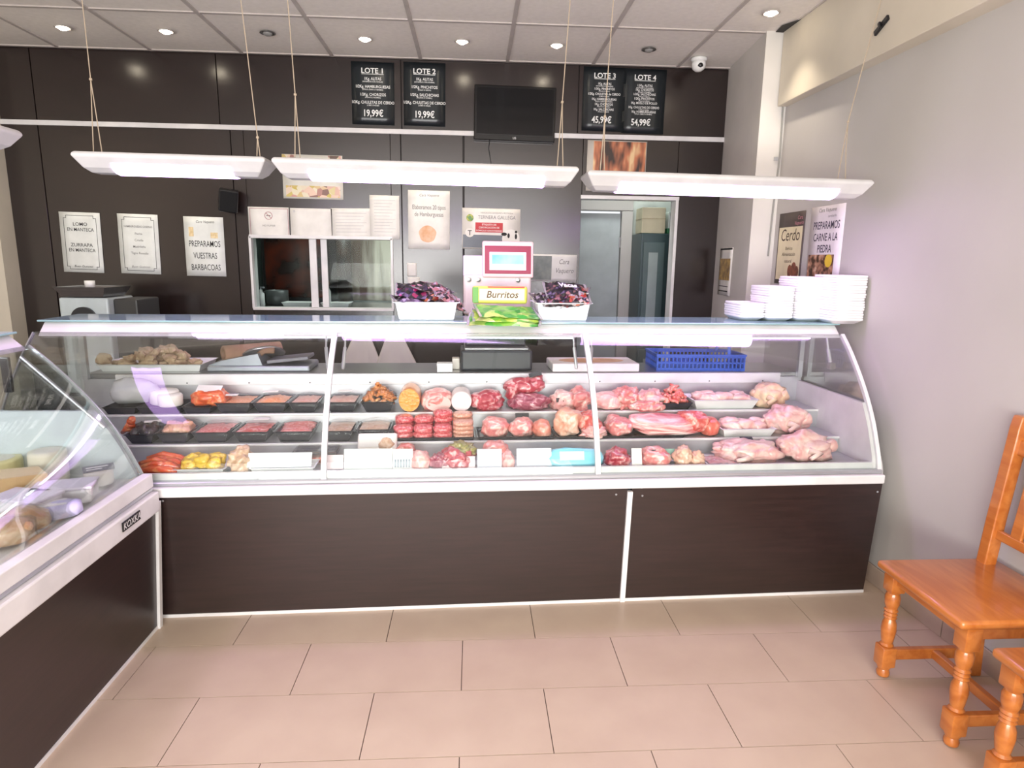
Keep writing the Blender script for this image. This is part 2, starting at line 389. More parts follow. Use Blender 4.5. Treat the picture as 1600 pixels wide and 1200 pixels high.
a, b = lamp_px(110, 236, 413, 251, LY-.09); zt = ZC-(a.z+b.z)/2+.06
luminaire('shortest hanging lilac LED luminaire, at the left of the row', ((a.x+b.x)/2, LY, (a.z+b.z)/2-.070), b.x-a.x, R_(1), [(-.33, .018, zt, -.01, .30), (.34, .008, zt, -.06, .09)], R_(.3))
a, b = lamp_px(423, 248, 905, 264, LY-.09); zt = ZC-(a.z+b.z)/2+.06
luminaire('long hanging lilac LED luminaire in the middle of the row', ((a.x+b.x)/2, LY, (a.z+b.z)/2-.070), b.x-a.x, 0, [(-.57, .012, zt, -.03, .27), (.585, .014, zt, .03, .28)], R_(.5))
a, b = lamp_px(917, 268, 1367, 285, LY-.09); zt = ZC-(a.z+b.z)/2+.06
luminaire('long hanging lilac LED luminaire next to the right wall', ((a.x+b.x)/2, LY, (a.z+b.z)/2-.070), b.x-a.x, R_(.6), [(-.57, .010, zt, .02, .24), (.55, .02, zt, .12, .26)], R_(.6))
p = onX(32, 226, -1.72)
luminaire('hanging LED luminaire over the cheese case, cut by the left edge', (-1.80, p.y-.62, p.z-.03), 1.24, R_(90), [(.57, .012, ZC-p.z+.03, 0, .25), (-.57, .012, ZC-p.z+.03, 0, .25)])
p = onX(1378, 40, 1.834)
t = thing('cord_clip', 'small black clip on the soffit holding the luminaire cord', 'clip', (1.838, p.y, p.z)); t.rotation_euler = (R_(-25), 0, 0)
G().box(-.012, 0, -.05, .05, -.012, .012, .003).done('plate', black_pl, t); G().box(-.02, -.01, -.008, .008, -.016, .016, .003).done('cleat', black_pl, t)
t = thing('wall_cable', 'thin grey cable running down the pillar corner', 'cable', (1.86, 4.05, 1.55))
G().tube([(-.01, 0, 1.30), (.012, 0, .95), (.02, 0, .6), (.006, 0, .3), (.0, 0, 0)], .005, 6).done('wire', mat('grey_cable', (150, 150, 144), .6), t)
G().box(-.012, .012, .0, .012, .58, .60).done('clip', alu, t)
G().prism([(1.78, 3.95), (1.836, 3.84), (1.836, 4.05), (1.79, 4.05)], 'z', ZC-.006, ZC-.002).done('gap_shade_plate', mat('gap_shade', (60, 58, 56), .9), ce)  # flat plate coloured dark for the shade inside a ceiling gap
# ================================================================ GLASS COUNTERS
def catmull(pts, n):
    P = [Vector(p) for p in pts]; P = [P[0]*2-P[1]] + P + [P[-1]*2-P[-2]]; out = []
    for i in range(1, len(P)-2):
        for k in range(n):
            t = k/n; a, b, c, d = P[i-1:i+3]
            out.append(((b*2) + (c-a)*t + (a*2-b*5+c*4-d)*t*t + (b*3-a-c*3+d)*t**3)*.5)
    out.append(P[-2]); return out
GP = catmull([Vector((a, b, 0)) for a, b in ((-.014, .60), (.0, .66), (.026, .722), (.062, .80), (.11, .88), (.168, .96), (.235, 1.039), (.30, 1.108), (.366, 1.168))], 4)
def offset(pr, d):
    o = []
    for i, p in enumerate(pr):
        t = (pr[min(i+1, len(pr)-1)]-pr[max(i-1, 0)]).normalized(); o.append(p + Vector((t.y, -t.x, 0))*(-d))
    return o
def strip(x0, x1, d0, d1):
    """band following the curved glass profile, d = offset inwards"""
    g = G(); A, B = offset(GP, -d0), offset(GP, -d1); A = [(p.x, p.y) for p in A]; B = [(p.x, p.y) for p in B]
    va = [[g.bm.verts.new((x, *p)) for p in A] for x in (x0, x1)]; vb = [[g.bm.verts.new((x, *p)) for p in B] for x in (x0, x1)]
    n = len(A)
    for i in range(n-1):
        g.bm.faces.new((va[0][i], va[1][i], va[1][i+1], va[0][i+1])); g.bm.faces.new((vb[0][i], vb[0][i+1], vb[1][i+1], vb[1][i]))
        g.bm.faces.new((va[0][i], va[0][i+1], vb[0][i+1], vb[0][i])); g.bm.faces.new((va[1][i], vb[1][i], vb[1][i+1], va[1][i+1]))
    for i in (0, n-1): g.bm.faces.new((va[0][i], vb[0][i], vb[1][i], va[1][i]))
    return g
Z1, Z2, Z3, Y1, Y2, Y3, ZW = .607, .677, .767, .02, .27, .47, .925
def counter(t, x0, x1, joints, panels, ptop, tubes, rear=(0, 0), stepped=True, lip=(.592, .632), frames=(0, 1)):
    lean = lambda z: -.04*z/.55
    for (a, b) in panels:
        g = G(); g.rings([[(x, lean(z)+yy, z) for x, yy in ((a, 0), (b, 0), (b, .02), (a, .02))] for z in (.014, ptop)])
        g.done('front_panel', dark_lam_h, t)
    G().box(panels[0][0], panels[-1][1], -.004, .02, 0, .014).done('floor_strip', white_met, t)
    g = G(); g.box(x0, x1, .03, .70, .0, .58); g.box(x0+.02, x1-.04, .70, 1.0, 0, .90); g.done('cabinet_body', white_met, t)
    G().box(x0, x1, -.052, .025, ptop+.001, .590, .006, 2).done('sill', white_met, t)
    G().box(x0, x1, -.03, .008, .590, .606, .003, 1).done('glass_track', alu, t)
    G().box(x0+.02, x1-.02, .004, .018, *lip).done('deck_lip', white_met, t)
    # stepped display shelves
    zz = (Z1, Z2, Z3) if stepped else (.65, .656, .662)
    dk = steel_deck if stepped else white_met
    for i, (ya, yb) in enumerate(((Y1, Y2), (Y2, Y3), (Y3, .69))):
        G().box(x0+.012, x1-.012, ya, yb, zz[i]-.012, zz[i]).done('shelf', dk, t)
        if i:
            if stepped: G().box(x0+.012, x1-.012, ya-.003, ya+.003, zz[i-1], zz[i]-.008).done('riser', dk, t)
            G().box(x0+.012, x1-.012, ya-.007, ya+.006, zz[i]-.008, zz[i]+.003, .002, 1).done('shelf_lip', white_met, t)
    G().box(x0+.012, x1-.012, .69, .70, zz[2]-.01, .90).done('back_riser', dk, t)
    # curved front panes, joint strips and short gas struts
    edges = [x0] + joints + [x1]
    for a, b in zip(edges, edges[1:]): autosmooth(strip(a+.006, b-.006, 0, .006).done('front_glass', glass, t), 50)
    for x in joints:
        autosmooth(strip(x-.011, x+.011, -.004, .012).done('glass_joint', white_met, t), 50)
        for dx in (-.045, .04):
            g = G(); g.tube([(x+dx, .40, 1.15), (x+dx, .385, 1.10)], .0045, 8); g.tube([(x+dx, .385, 1.10), (x+dx*.8, .36, 1.01)], .008, 8)
            g.blob(.016, .016, .016, 1, 0, sub=1, c=(x+dx*.8, .36, 1.0)); g.done('gas_strut', alu, t)
    for x in (x0, x1):
        s = 1 if x == x0 else -1
        fr = frames[0 if x == x0 else 1]; fw_ = .017 if fr else .006
        autosmooth(strip(min(x, x+fw_*s), max(x, x+fw_*s), -.004 if fr else -.001, .014 if fr else .008).done('end_frame', white_met if fr else alu, t), 50)
        pts = [(p.x+.008, p.y) for p in GP] + [(.71, 1.165), (.71, .60)]
        G().prism(pts, 'x', x+.004*s, x+.011*s).done('end_glass', glass, t)
    # canopy with light housing and glass shelf
    G().prism([(.372, 1.150), (.378, 1.160), (.428, 1.206), (.70, 1.208), (.70, 1.180), (.47, 1.165)], 'x', x0+.02, x1-.015).done('canopy', white_met, t)
    G().box(x0, x1, .405, .735, 1.209, 1.217, .002, 1).done('top_glass', mat('green_edged_glass', (150, 186, 190), .08, spec=.6), t)
    for (a, b, tm) in tubes:
        g = G(); g.tube([(a, .445, 1.146), (b, .445, 1.146)], .011, 10); g.done('case_tube', tm, t, True)
    for x in (x0+.03, x1-.03): G().box(x-.012, x+.012, .672, .696, .90, 1.185).done('canopy_post', alu, t)
    # staff side
    G().box(x0+.06+rear[0], x1-.07-rear[1], .688, .706, .866, .921, .003, 1).done('rear_fascia', white_met, t)
    k = x0+.2
    while k < x1-.2:
        s_ = G().lathe([(.004, 0), (.003, .002)], 8).done('screw', black_pl, t); s_.rotation_euler = (R_(90), 0, 0); s_.location = (k, .6885, .878); k += .30
    G().box(x0+.02, x1-.03, .70, 1.03, .90, ZW, .003, 1).done('worktop', steel, t)
CL0, CL1 = -.60, 3.13
main = thing('serving_counter', 'long curved-glass meat counter with dark panels facing the room', 'counter', CO, CA)
counter(main, CL0, CL1, [.690, 1.842], [(0.0, 1.968), (1.986, 3.128)], .548, [(.06, .66, pale_case), (.72, 1.80, cool_case), (1.88, 3.0, lilac_case)], (.10, .06))
g = G().rings([[(1.977+dx, -.04*z/.55+yy, z) for dx, yy in ((-.011, -.012), (.011, -.012), (.011, .01), (-.011, .01))] for z in (0, .535)])
g.done('panel_joint_strip', white_met, main)
c_ = G().lathe([(.001, 0), (.09, .004), (.13, .02), (.14, .045), (.14, .06)], 24).done('end_cap', white_pl, main, True)
c_.rotation_euler = (0, R_(-90), 0); c_.scale = (1, .75, .5); c_.location = (3.16, .09, .56)
for (x, y) in ((254, 783), (963, 773), (1004, 775), (1003, 762), (1372, 769)):
    q = cY(x, y, -.04); s_ = G().lathe([(.005, 0), (.003, .003)], 8).done('panel_screw', alu, main)
    s_.rotation_euler = (R_(90), 0, 0); s_.location = (q.x, -.04*q.z/.55, q.z)
pts = [(p.x+.012, p.y) for p in GP if p.y < .90]; pts += [(.69, pts[-1][1]), (.69, .605)]
G().prism(pts, 'x', CL1-.032, CL1-.014).done('inner_end_panel', mat('pale_case_liner', (226, 222, 222), .4), main)
g = G(); g.tube([(3.07, .41, 1.15), (3.075, .395, 1.09)], .005, 8); g.tube([(3.075, .395, 1.09), (3.08, .37, 1.02)], .009, 8); g.done('gas_strut', alu, main)
G().box(3.07, 3.10, .355, .385, .995, 1.03, .005).done('strut_bracket', mat('grey_bracket', (120, 116, 112), .4), main)
# cheese counter along the left side, same pattern, facing right
LCO = Vector((-1.29, .75, 0)); LL = 1.745
left = thing('cheese_counter', 'curved-glass cheese counter with dark panel along the left side', 'counter', LCO, R_(90))
counter(left, 0, LL, [], [(0, LL)], .508, [(.1, 1.68, emis('bright_cool_tube', (236, 242, 255), 30.0))], (0, 0), False, (.60, .658), (0, 0))
G().box(0, LL, -.034, .006, .607, .662, .004).done('white_rail', white_met, left)
g = G().rings([[(LL+dx, -.04*z/.55+yy, z) for dx, yy in ((-.012, -.012), (.010, -.012), (.010, .012), (-.012, .012))] for z in (0, .545)])
g.done('corner_strip', white_met, left)
pts = [(p.x+.012, p.y) for p in GP if p.y < .93]; pts += [(.70, pts[-1][1]), (.70, .605)]
G().prism(pts, 'x', LL-.03, LL-.014).done('inner_end_panel', mat('pale_blue_liner', (220, 230, 234), .4), left)
G().tube([(LL-.05, .37, 1.13), (LL-.05, .10, .86)], .0065, 8).done('gas_strut', alu, left)
G().box(LL-.075, LL-.06, .40, .43, 1.0, 1.13, .003).done('strut_bracket', black_pl, left)
q = [onX(*p, -1.245) for p in ((186, 812), (213, 790))]
bd = G().box(-.062, .062, -.004, 0, -.018, .018, .002, 1).done('maker_badge', black_pl, left)
bd.location = (1.525, -.053, .556)
letters([('KOXKA', 0, -.011, .034, dict(bold=.01, sx=1.0, shear=.2))], white_pl, bd, -.0045)
# ================================================================ SIGNS AND THINGS ON THE WALLS
lote_m = mat('dark_slate_poster', (30, 36, 40), .28, col2=(24, 29, 33), scale=3)
chalk = mat('white_print', (238, 238, 236), .6)
def sheet(name, label, cat, x0, y0, x1, y1, m, group=None, rz=0.0, yaw=0.0, wavy=0.0, plane=None, th=.003, w=None, h=None):
    """sheet fixed on the back wall; corners read off as left-top and right-bottom"""
    Yp = (plane or YB) - .003
    a, b = onY(x0, y0, Yp), onY(x1, y1, Yp); w = w or abs(b.x-a.x); h = h or abs(a.z-b.z)
    t = thing(name, label, cat, ((a.x+b.x)/2, Yp, (a.z+b.z)/2), 0, group); t.rotation_euler = (0, rz, 0)
    body(t, w, h, m, wavy, th); return t, w, h
def body(t, w, h, m, wavy=0.0, th=.003):
    n = 9; rows = []
    g = G(); V = [[g.bm.verts.new((-w/2+w*i/4, -th-wavy*abs(math.sin(j*2.2+i*.5))*(1 if j in (0, 1, n-1, n-2) else .3), -h/2+h*j/(n-1))) for i in range(5)] for j in range(n)]
    B = [[g.bm.verts.new((-w/2+w*i/4, 0, -h/2+h*j/(n-1))) for i in range(5)] for j in range(n)]
    for j in range(n-1):
        for i in range(4):
            g.bm.faces.new((V[j][i], V[j][i+1], V[j+1][i+1], V[j+1][i])); g.bm.faces.new((B[j][i], B[j+1][i], B[j+1][i+1], B[j][i+1]))
    for j in range(n-1):
        g.bm.faces.new((V[j][0], V[j+1][0], B[j+1][0], B[j][0])); g.bm.faces.new((V[j][4], B[j][4], B[j+1][4], V[j+1][4]))
    for i in range(4):
        g.bm.faces.new((V[0][i], B[0][i], B[0][i+1], V[0][i+1])); g.bm.faces.new((V[-1][i], V[-1][i+1], B[-1][i+1], B[-1][i]))
    return g.done('sheet', m, t, True)
def lote(label, box, no, lines, price, px=0.0):
    t, w, h = sheet('price_poster', label, 'poster', *box, lote_m, 'dark price posters under the ceiling', R_(0.5), wavy=.004)
    zt = h/2-.073
    it = [('LOTE %d' % no, 0, zt, .047, dict(bold=.018, sx=1.05))]
    rect = [(-.075, .075, zt-.008, zt-.0045)]
    n = len(lines); z0 = zt-.045; st = .205/n
    for i, (a, b) in enumerate(lines):
        z = z0-i*st; s = .0265 if n < 5 else .0215
        it.append((a, 0, z, s, dict(bold=.012, sx=.86)))
        if b: it.append((b, 0, z-(.0145 if n < 5 else .0125), .0125 if n < 5 else .011, dict(bold=.01, sx=.85)))
    it.append((price, px, -h/2+.055, .062, dict(bold=.02, sx=.80)))
    letters(it, chalk, t, -.0085, rects=rect)
A_ = ('(ADOBADAS O SIN ADOBAR)', '(POLLO O CERDO)', '(LOMO O AGUJA)', '(PICANTE O NORMAL)', '(POLLO, CERDO O TERNERA)')
lote('leftmost dark price poster, headed LOTE 1, price 19,99€', (548, 96, 617, 196), 1, [('1Kg. ALITAS', A_[0]), ('1/2Kg. HAMBURGUESAS', A_[4]), ('1/2Kg. CHORIZOS', A_[3]), ('1/2Kg. CHULETAS DE CERDO', A_[2])], '19,99€')
lote('dark price poster LOTE 2 between its neighbour and the television', (630, 97, 696, 198), 2, [('1Kg. ALITAS', A_[0]), ('1/2Kg. PINCHITOS', A_[1]), ('1/2Kg. SALCHICHAS', A_[3]), ('1/2Kg. CHULETAS DE CERDO', A_[2])], '19,99€')
lote('dark price poster LOTE 3 just right of the television', (912, 104, 974, 206), 3, [('1Kg. ALITAS', A_[0]), ('1/2Kg. PINCHITOS', A_[1]), ('1/2Kg. CHULETAS de CERDO', A_[2]), ('1Kg. HAMBURGUESAS', A_[4]), ('1Kg. CHORIZOS', A_[3]), ('1Kg. SALCHICHAS', A_[1])], '45,99€', -.01)
lote('rightmost dark price poster, LOTE 4, nearest the dome camera', (975, 107, 1036, 210), 4, [('1,5Kg. ALITAS', A_[0]), ('1Kg. CHORIZOS', A_[3]), ('1/2Kg. SALCHICHAS', A_[1]), ('1/2Kg. PINCHITOS', A_[1]), ('1Kg. MUSLO DE POLLO', ''), ('1Kg. CHULETAS DE CERDO', A_[2]), ('1Kg. HAMBURGUESAS', A_[4])], '54,99€', -.015)
# television on a bracket
a, b = onY(741, 132, 4.78), onY(867, 222, 4.78); w, h = b.x-a.x, a.z-b.z
t = thing('television', 'black flat television mounted above the white wall rail', 'television', ((a.x+b.x)/2, 4.78, (a.z+b.z)/2)); t.rotation_euler = (0, R_(.8), 0)
G().box(-w/2, w/2, 0, .035, -h/2, h/2, .006).done('bezel', mat('gloss_black', (10, 10, 12), .2), t)
G().box(-w/2+.018, w/2-.018, -.002, .004, -h/2+.04, h/2-.018).done('screen', mat('dark_screen', (12, 13, 16), .1, spec=.4), t)
G().box(-.1, .1, .035, .047, -.1, .1).done('wall_bracket', black_pl, t)
letters([('LG', -.0, -h/2+.013, .02, dict(bold=.01))], chalk, t, -.003)
G().tube([(-.17, .04, -h/2+.03), (-.18, .043, -h/2-.05), (-.165, .043, -h/2-.12), (-.15, .043, -h/2-.21)], .003, 6).done('cable', black_pl, t)
# framed white menu signs
def menu(name, label, box, items, ink_m, g2, frame=True):
    t, w, h = sheet(name, label, 'sign', *box, mat('menu_paper', (226, 229, 226), .55), 'white paper signs on the dark wall', R_(1.2 if frame else .6), w=.275, h=.415)
    if frame:
        x, z, c = w/2-.028, h/2-.022, .018; g = G()
        pts = [(-x+c, z), (x-c, z), (x-c, z-c), (x, z-c), (x, -z+c), (x-c, -z+c), (x-c, -z), (-x+c, -z), (-x+c, -z+c), (-x, -z+c), (-x, z-c), (-x+c, z-c)]
        for p, q in zip(pts, pts[1:]+pts[:1]):
            d = (Vector(q)-Vector(p)).normalized()*.0015; nrm = Vector((-d.y, d.x)); p_, q_ = Vector(p)-d, Vector(q)+d
            g.quad(*[(v.x, -.0038, v.y) for v in (p_+nrm, q_+nrm, q_-nrm, p_-nrm)])
        g.done('printed_border', ink, t)
    letters(items, ink_m, t, -.0042)
    return t, w, h
menu('menu_sign', 'framed white sign reading LOMO EN MANTECA, leftmost on the dark wall', (87, 330, 168, 427),
     [('LOMO', 0, .115, .034, dict(bold=.004)), ('EN MANTECA', 0, .078, .034, dict(bold=.003, sx=.85)), ('ZURRAPA', 0, -.028, .034, dict(bold=.004)), ('EN MANTECA', 0, -.064, .034, dict(bold=.003, sx=.85)), ('Buen Gustoso', 0, -.172, .022, dict(shear=.3))], ink, 0)
menu('menu_sign', 'framed white sign listing four lines of small type, second from left', (178, 333, 257, 429),
     [('HAMBURGUESAS CASERAS', 0, .115, .019, dict(bold=.01, sx=.85)), ('Pavita', 0, .065, .022, dict(bold=.004)), ('Criolla', 0, .020, .022, dict(bold=.004)), ('Madrileña', 0, -.025, .022, dict(bold=.004)), ('Tigre Rosado', 0, -.070, .022, dict(bold=.004)), ('Buen Gustoso', 0, -.165, .022, dict(shear=.3))], grey_ink, 0)
t, w, h = menu('menu_sign', 'white sign reading PREPARAMOS VUESTRAS BARBACOAS beside the speaker', (283, 338, 357, 432),
     [('PREPARAMOS', 0, .000, .060, dict(bold=.002, sx=.60)), ('VUESTRAS', 0, -.083, .060, dict(bold=.002, sx=.60)), ('BARBACOAS', 0, -.165, .060, dict(bold=.002, sx=.60)), ('Cara Vaquero', .01, .165, .025, dict(shear=.3, sx=.9))], ink, 0, False)
lamb = mat('tan_print', (205, 180, 130), .6, col2=(230, 210, 170), scale=40)
letters([], lamb, t, -.0042, 'printed_picture', [(-.105, -.072, .07, .135), (.045, .095, .06, .10)])
# posters with pictures
pic1 = voro_mat('sausage_display_print', [(60, 55, 40), (206, 150, 140), (224, 216, 190), (190, 170, 60), (232, 200, 190)], 26)
t, w, h = sheet('picture_poster', 'poster of packed sausages half hidden by the middle luminaire', 'poster', 440, 241, 537, 312, mat('poster_white', (226, 224, 214), .5), None, R_(.5))
letters([], pic1, t, -.0038, 'printed_picture', [(-w/2+.02, w/2-.02, -h/2+.012, -h/2+.09), (-w/2, -w/2+.085, h/2-.022, h/2-.002), (w/2-.1, w/2-.01, h/2-.022, h/2-.002)])
pic2 = mat('ham_print', (58, 44, 38), .4, col2=(196, 120, 84), scale=9, stretch=(1.6, 1, .5), lo=.40, hi=.56, col3=(232, 200, 150), detail=2)
t, w, h = sheet('picture_poster', 'framed brown photograph of hams under the white rail by the doorway', 'poster', 918, 219, 1007, 300, mat('poster_edge', (206, 200, 190), .4), None, R_(.4))
letters([], pic2, t, -.0038, 'printed_picture', [(-w/2+.045, w/2-.006, -h/2+.01, h/2-.006)])
# loudspeaker
p = onY(356, 313, 4.74)
t = thing('wall_speaker', 'small black loudspeaker angled on the wall beside the hatch', 'speaker', (p.x, 4.75, p.z), R_(-18)); t.rotation_euler = (R_(12), R_(6), R_(20))
G().box(-.062, .062, -.06, .045, -.075, .075, .012).done('cabinet', black_pl, t)
G().box(-.054, .054, -.064, -.058, -.067, .067, .006).done('grille', mat('speaker_cloth', (14, 14, 16), .9, bump=.2, bscale=300), t)
g = G().tube([(0, .03, 0), (.03, .08, -.01)], .012, 8); g.done('wall_bracket', black_pl, t)
# notices above the hatch
t, w, h = sheet('paper_notice', 'no-smoking notice with thin red border, left end above the hatch', 'notice', 387, 323, 453, 371, paper, 'paper notices above the hatch', R_(.4))
red = mat('red_print', (196, 60, 66), .6); faded = mat('faded_red_print', (178, 122, 126), .6)
letters([('NO FUMAR', 0, -.03, .018, {})], grey_ink, t)
letters([], faded, t, -.004, 'red_border', [(-w/2+.012, w/2-.004, h/2-.012, h/2-.009), (-w/2+.012, w/2-.004, -h/2+.006, -h/2+.009), (-w/2+.012, -w/2+.015, -h/2+.006, h/2-.009), (w/2-.007, w/2-.004, -h/2+.006, h/2-.009)])
g = G(); n = 20
for k in range(n):
    A, B = 2*math.pi*k/n, 2*math.pi*(k+1)/n
    g.quad(*[(r*math.cos(q), -.0042, .045+r*math.sin(q)) for r, q in ((.028, A), (.028, B), (.024, B), (.024, A))])
g.quad((-.019, -.0042, .062), (-.016, -.0042, .065), (.019, -.0042, .030), (.016, -.0042, .027)); g.done('no_smoking_symbol', faded, t)
letters([], ink, t, -.0041, 'cigarette', [(-.015, .014, .043, .048)])
for (lab, box, rz) in (('blank white paper second from left above the hatch', (453, 325, 520, 372), .3), ('white typed sheet third from left above the hatch', (517, 325, 580, 372), -.5), ('upright white typed sheet at the right end above the hatch', (577, 305, 625, 374), .4)):
    t, w, h = sheet('paper_notice', lab, 'notice', *box, paper, 'paper notices above the hatch', R_(rz), plane=YB-(.002 if 'upright' in lab else 0))
    if 'blank' not in lab: letters([], mat('faint_print', (200, 198, 198), .7), t, -.0042, 'typed_lines', [(-w/2+.03, w/2-.03-.02*(k % 3), h/2-.035-k*.022, h/2-.032-k*.022) for k in range(int(h/.022)-2)])
    else: letters([], mat('faint_print', (200, 198, 198), .7), t, -.0042, 'small_emblem', [(-w/2+.02, -w/2+.035, h/2-.03, h/2-.015)])
t, w, h = sheet('menu_sign', 'white sign reading Elaboramos 20 tipos de Hamburguesas with burger picture', 'sign', 637, 297, 703, 390, paper, 'white paper signs on the dark wall', R_(.6))
letters([('Elaboramos 20 tipos', 0, .075, .044, dict(sx=.66)), ('de Hamburguesas', 0, .026, .044, dict(sx=.66)), ('Cara Vaquero', 0, .165, .025, dict(shear=.3))], mat('dark_grey_ink', (92, 90, 90), .7), t)
g = G(); g.bm.faces.new([g.bm.verts.new((-.01+.062*math.cos(a)*(1+.05*math.sin(5*a)), -.0040, -.098+.06*math.sin(a))) for a in [2*math.pi*k/28 for k in range(28)]])
g.done('printed_burger', mat('burger_print', (226, 190, 160), .6, col2=(214, 160, 120), scale=18), t)
# beef certificate
t, w, h = sheet('certificate_board', 'beef certificate board reading TERNERA GALLEGA with a cow drawing', 'sign', 722, 325, 812, 390, mat('certificate_white', (224, 220, 214), .35), None, R_(.5), th=.006)
letters([('TERNERA GALLEGA', .04, .070, .036, dict(sx=.86)), ('INDICACIÓN GEOGRÁFICA PROTEGIDA', .04, .108, .013, {})], grey_ink, t, -.0072)
letters([], mat('slate_band', (74, 82, 92), .3), t, -.0068, 'slate_band', [(-w/2+.006, w/2-.006, -h/2+.01, -h/2+.10)])
letters([], red, t, -.0069, 'red_panel', [(-.115, .085, -.025, .044)])
letters([('ETIQUETA DE', -.015, .024, .017, dict(bold=.01)), ('CERTIFICACIÓN DE', -.015, .003, .017, dict(bold=.01)), ('DOMICILIO GARANTIZADO', -.015, -.018, .015, dict(bold=.01))], chalk, t, -.0074)
def disc(cx, cz, r, y, n=24, sx=1.0): 
    g = G(); g.bm.faces.new([g.bm.verts.new((cx+r*sx*math.cos(2*math.pi*k/n), y, cz+r*math.sin(2*math.pi*k/n))) for k in range(n)]); return g
disc(-.155, .075, .026, -.0072).done('round_seal', mat('yellow_seal', (196, 190, 96), .6, col2=(90, 140, 80), scale=60), t)
disc(-.155, .075, .013, -.0074).done('seal_centre', mat('green_seal', (110, 150, 96), .6), t)
disc(.145, -.068, .068, -.0074, sx=.95).done('cow_roundel', paper, t)
g = disc(.095, -.035, .012, -.0078, 10, 1.8)
for (cx, cz, r, sx) in ((.128, -.045, .018, .5), (.182, -.05, .02, .45), (.152, -.115, .012, .8), (.182, -.018, .01, .9)):
    g.bm.faces.new([g.bm.verts.new((cx+r*sx*math.cos(2*math.pi*k/10), -.0078, cz+r*math.sin(2*math.pi*k/10))) for k in range(10)])
g.done('cow_markings', ink, t)
disc(-.155, -.03, .032, -.0073).done('small_roundel', paper, t)
letters([('T', -.155, -.048, .05, dict(bold=.01))], ink, t, -.0076)
sheet('paper_slip', 'small white slip taped below the burger sign', 'notice', 636, 411, 651, 432, paper)
sheet('paper_slip', 'small white slip above the left snack bin', 'notice', 637, 433, 656, 452, paper)
t, w, h = sheet('shop_sign', 'white card with handwritten name behind the scale and right snack bin', 'sign', 825, 397, 900, 440, mat('card_white', (226, 226, 224), .5), None, R_(.4))
letters([], mat('dark_photo', (52, 60, 60), .3, col2=(90, 96, 92), scale=14), t, -.0040, 'printed_picture', [(-w/2+.01, -.005, -h/2+.01, h/2-.012)])
letters([('Cara', .085, .030, .05, dict(shear=.3, sx=.8)), ('Vaquero', .09, -.035, .05, dict(shear=.3, sx=.8))], grey_ink, t, -.0044)
# right-hand posters: two on the side wall, one on the pillar
def wall_r(name, label, y0, y1, z0, z1, m, X=XR, rz=R_(-90)):
    t = thing(name, label, 'poster', (xr((y0+y1)/2)-.002, (y0+y1)/2, (z0+z1)/2), rz+.0216)
    body(t, abs(y1-y0), z1-z0, m, .0); return t, abs(y1-y0), z1-z0
t, w, h = wall_r('picture_poster', 'dark-edged cream poster headed Cerdo on the right wall', 4.0, 3.70, 1.386, 1.806, mat('poster_brown', (74, 62, 58), .5))
letters([], mat('poster_cream', (226, 214, 178), .5), t, -.0040, 'cream_field', [(-w/2+.012, w/2-.012, -h/2+.025, h/2-.085)])
letters([('Cerdo', .0, .045, .10, dict(sx=.85, shear=.15)), ('Ibérico', 0, -.01, .03, {}), ('Alimentación', 0, -.045, .03, {}), ('natural', 0, -.085, .03, {})], mat('brown_ink', (70, 52, 40), .6), t, -.0046)
letters([('Cara', .10, h/2-.045, .03, dict(shear=.2)), ('Vaquero', .09, h/2-.075, .03, dict(shear=.2))], mat('pink_print', (206, 140, 150), .6), t, -.0046)
for (x, r) in ((.03, .038), (.075, .045), (.11, .035)): disc(x, -h/2+.03+r*1.2, r, -.0048-x*.004, 14, .7).done('printed_figure', mat('russet_print', (146, 84, 60), .6, col2=(100, 60, 46), scale=30), t)
t, w, h = wall_r('picture_poster', 'white poster reading PREPARAMOS CARNE A LA PIEDRA on the right wall', 3.634, 3.308, 1.42, 1.815, mat('poster_white2', (226, 218, 222), .5))
letters([('PREPARAMOS', 0, .075, .058, dict(bold=.012, sx=.72)), ('CARNE A LA', 0, .012, .058, dict(bold=.012, sx=.72)), ('PIEDRA', 0, -.05, .058, dict(bold=.012, sx=.72))], mat('violet_ink', (62, 54, 72), .6), t)
letters([('Cara Vaquero', 0, .165, .03, dict(shear=.2)), ('carnicería', .05, .135, .02, {})], grey_ink, t, -.0045)
letters([], mat('plate_photo', (70, 42, 26), .4, col2=(186, 138, 110), scale=24, lo=.4, hi=.58, col3=(214, 190, 160)), t, -.004, 'printed_picture', [(-w/2+.012, w/2-.06, -h/2+.005, -.062)])
disc(.055, -.095, .035, -.0046, 14).done('printed_lemon', mat('lemon_print', (222, 190, 60), .5), t)
t = thing('picture_poster', 'narrow poster with yellow picture on the pillar side', 'poster', (1.817-.077*.40-.005, 4.85-.79*.40, 1.445), R_(-90))
t.rotation_euler = (0, 0, R_(-90)-math.atan2(.077, .79))
body(t, .30, .33, paper)
letters([], mat('dog_print', (196, 160, 90), .5, col2=(120, 90, 56), scale=22), t, -.004, 'printed_picture', [(-.13, .12, -.06, .09)])
letters([], ink, t, -.0041, 'heading_bar', [(-.14, .15, .15, .162), (-.12, .10, -.105, -.10), (-.12, .10, -.14, -.132)])
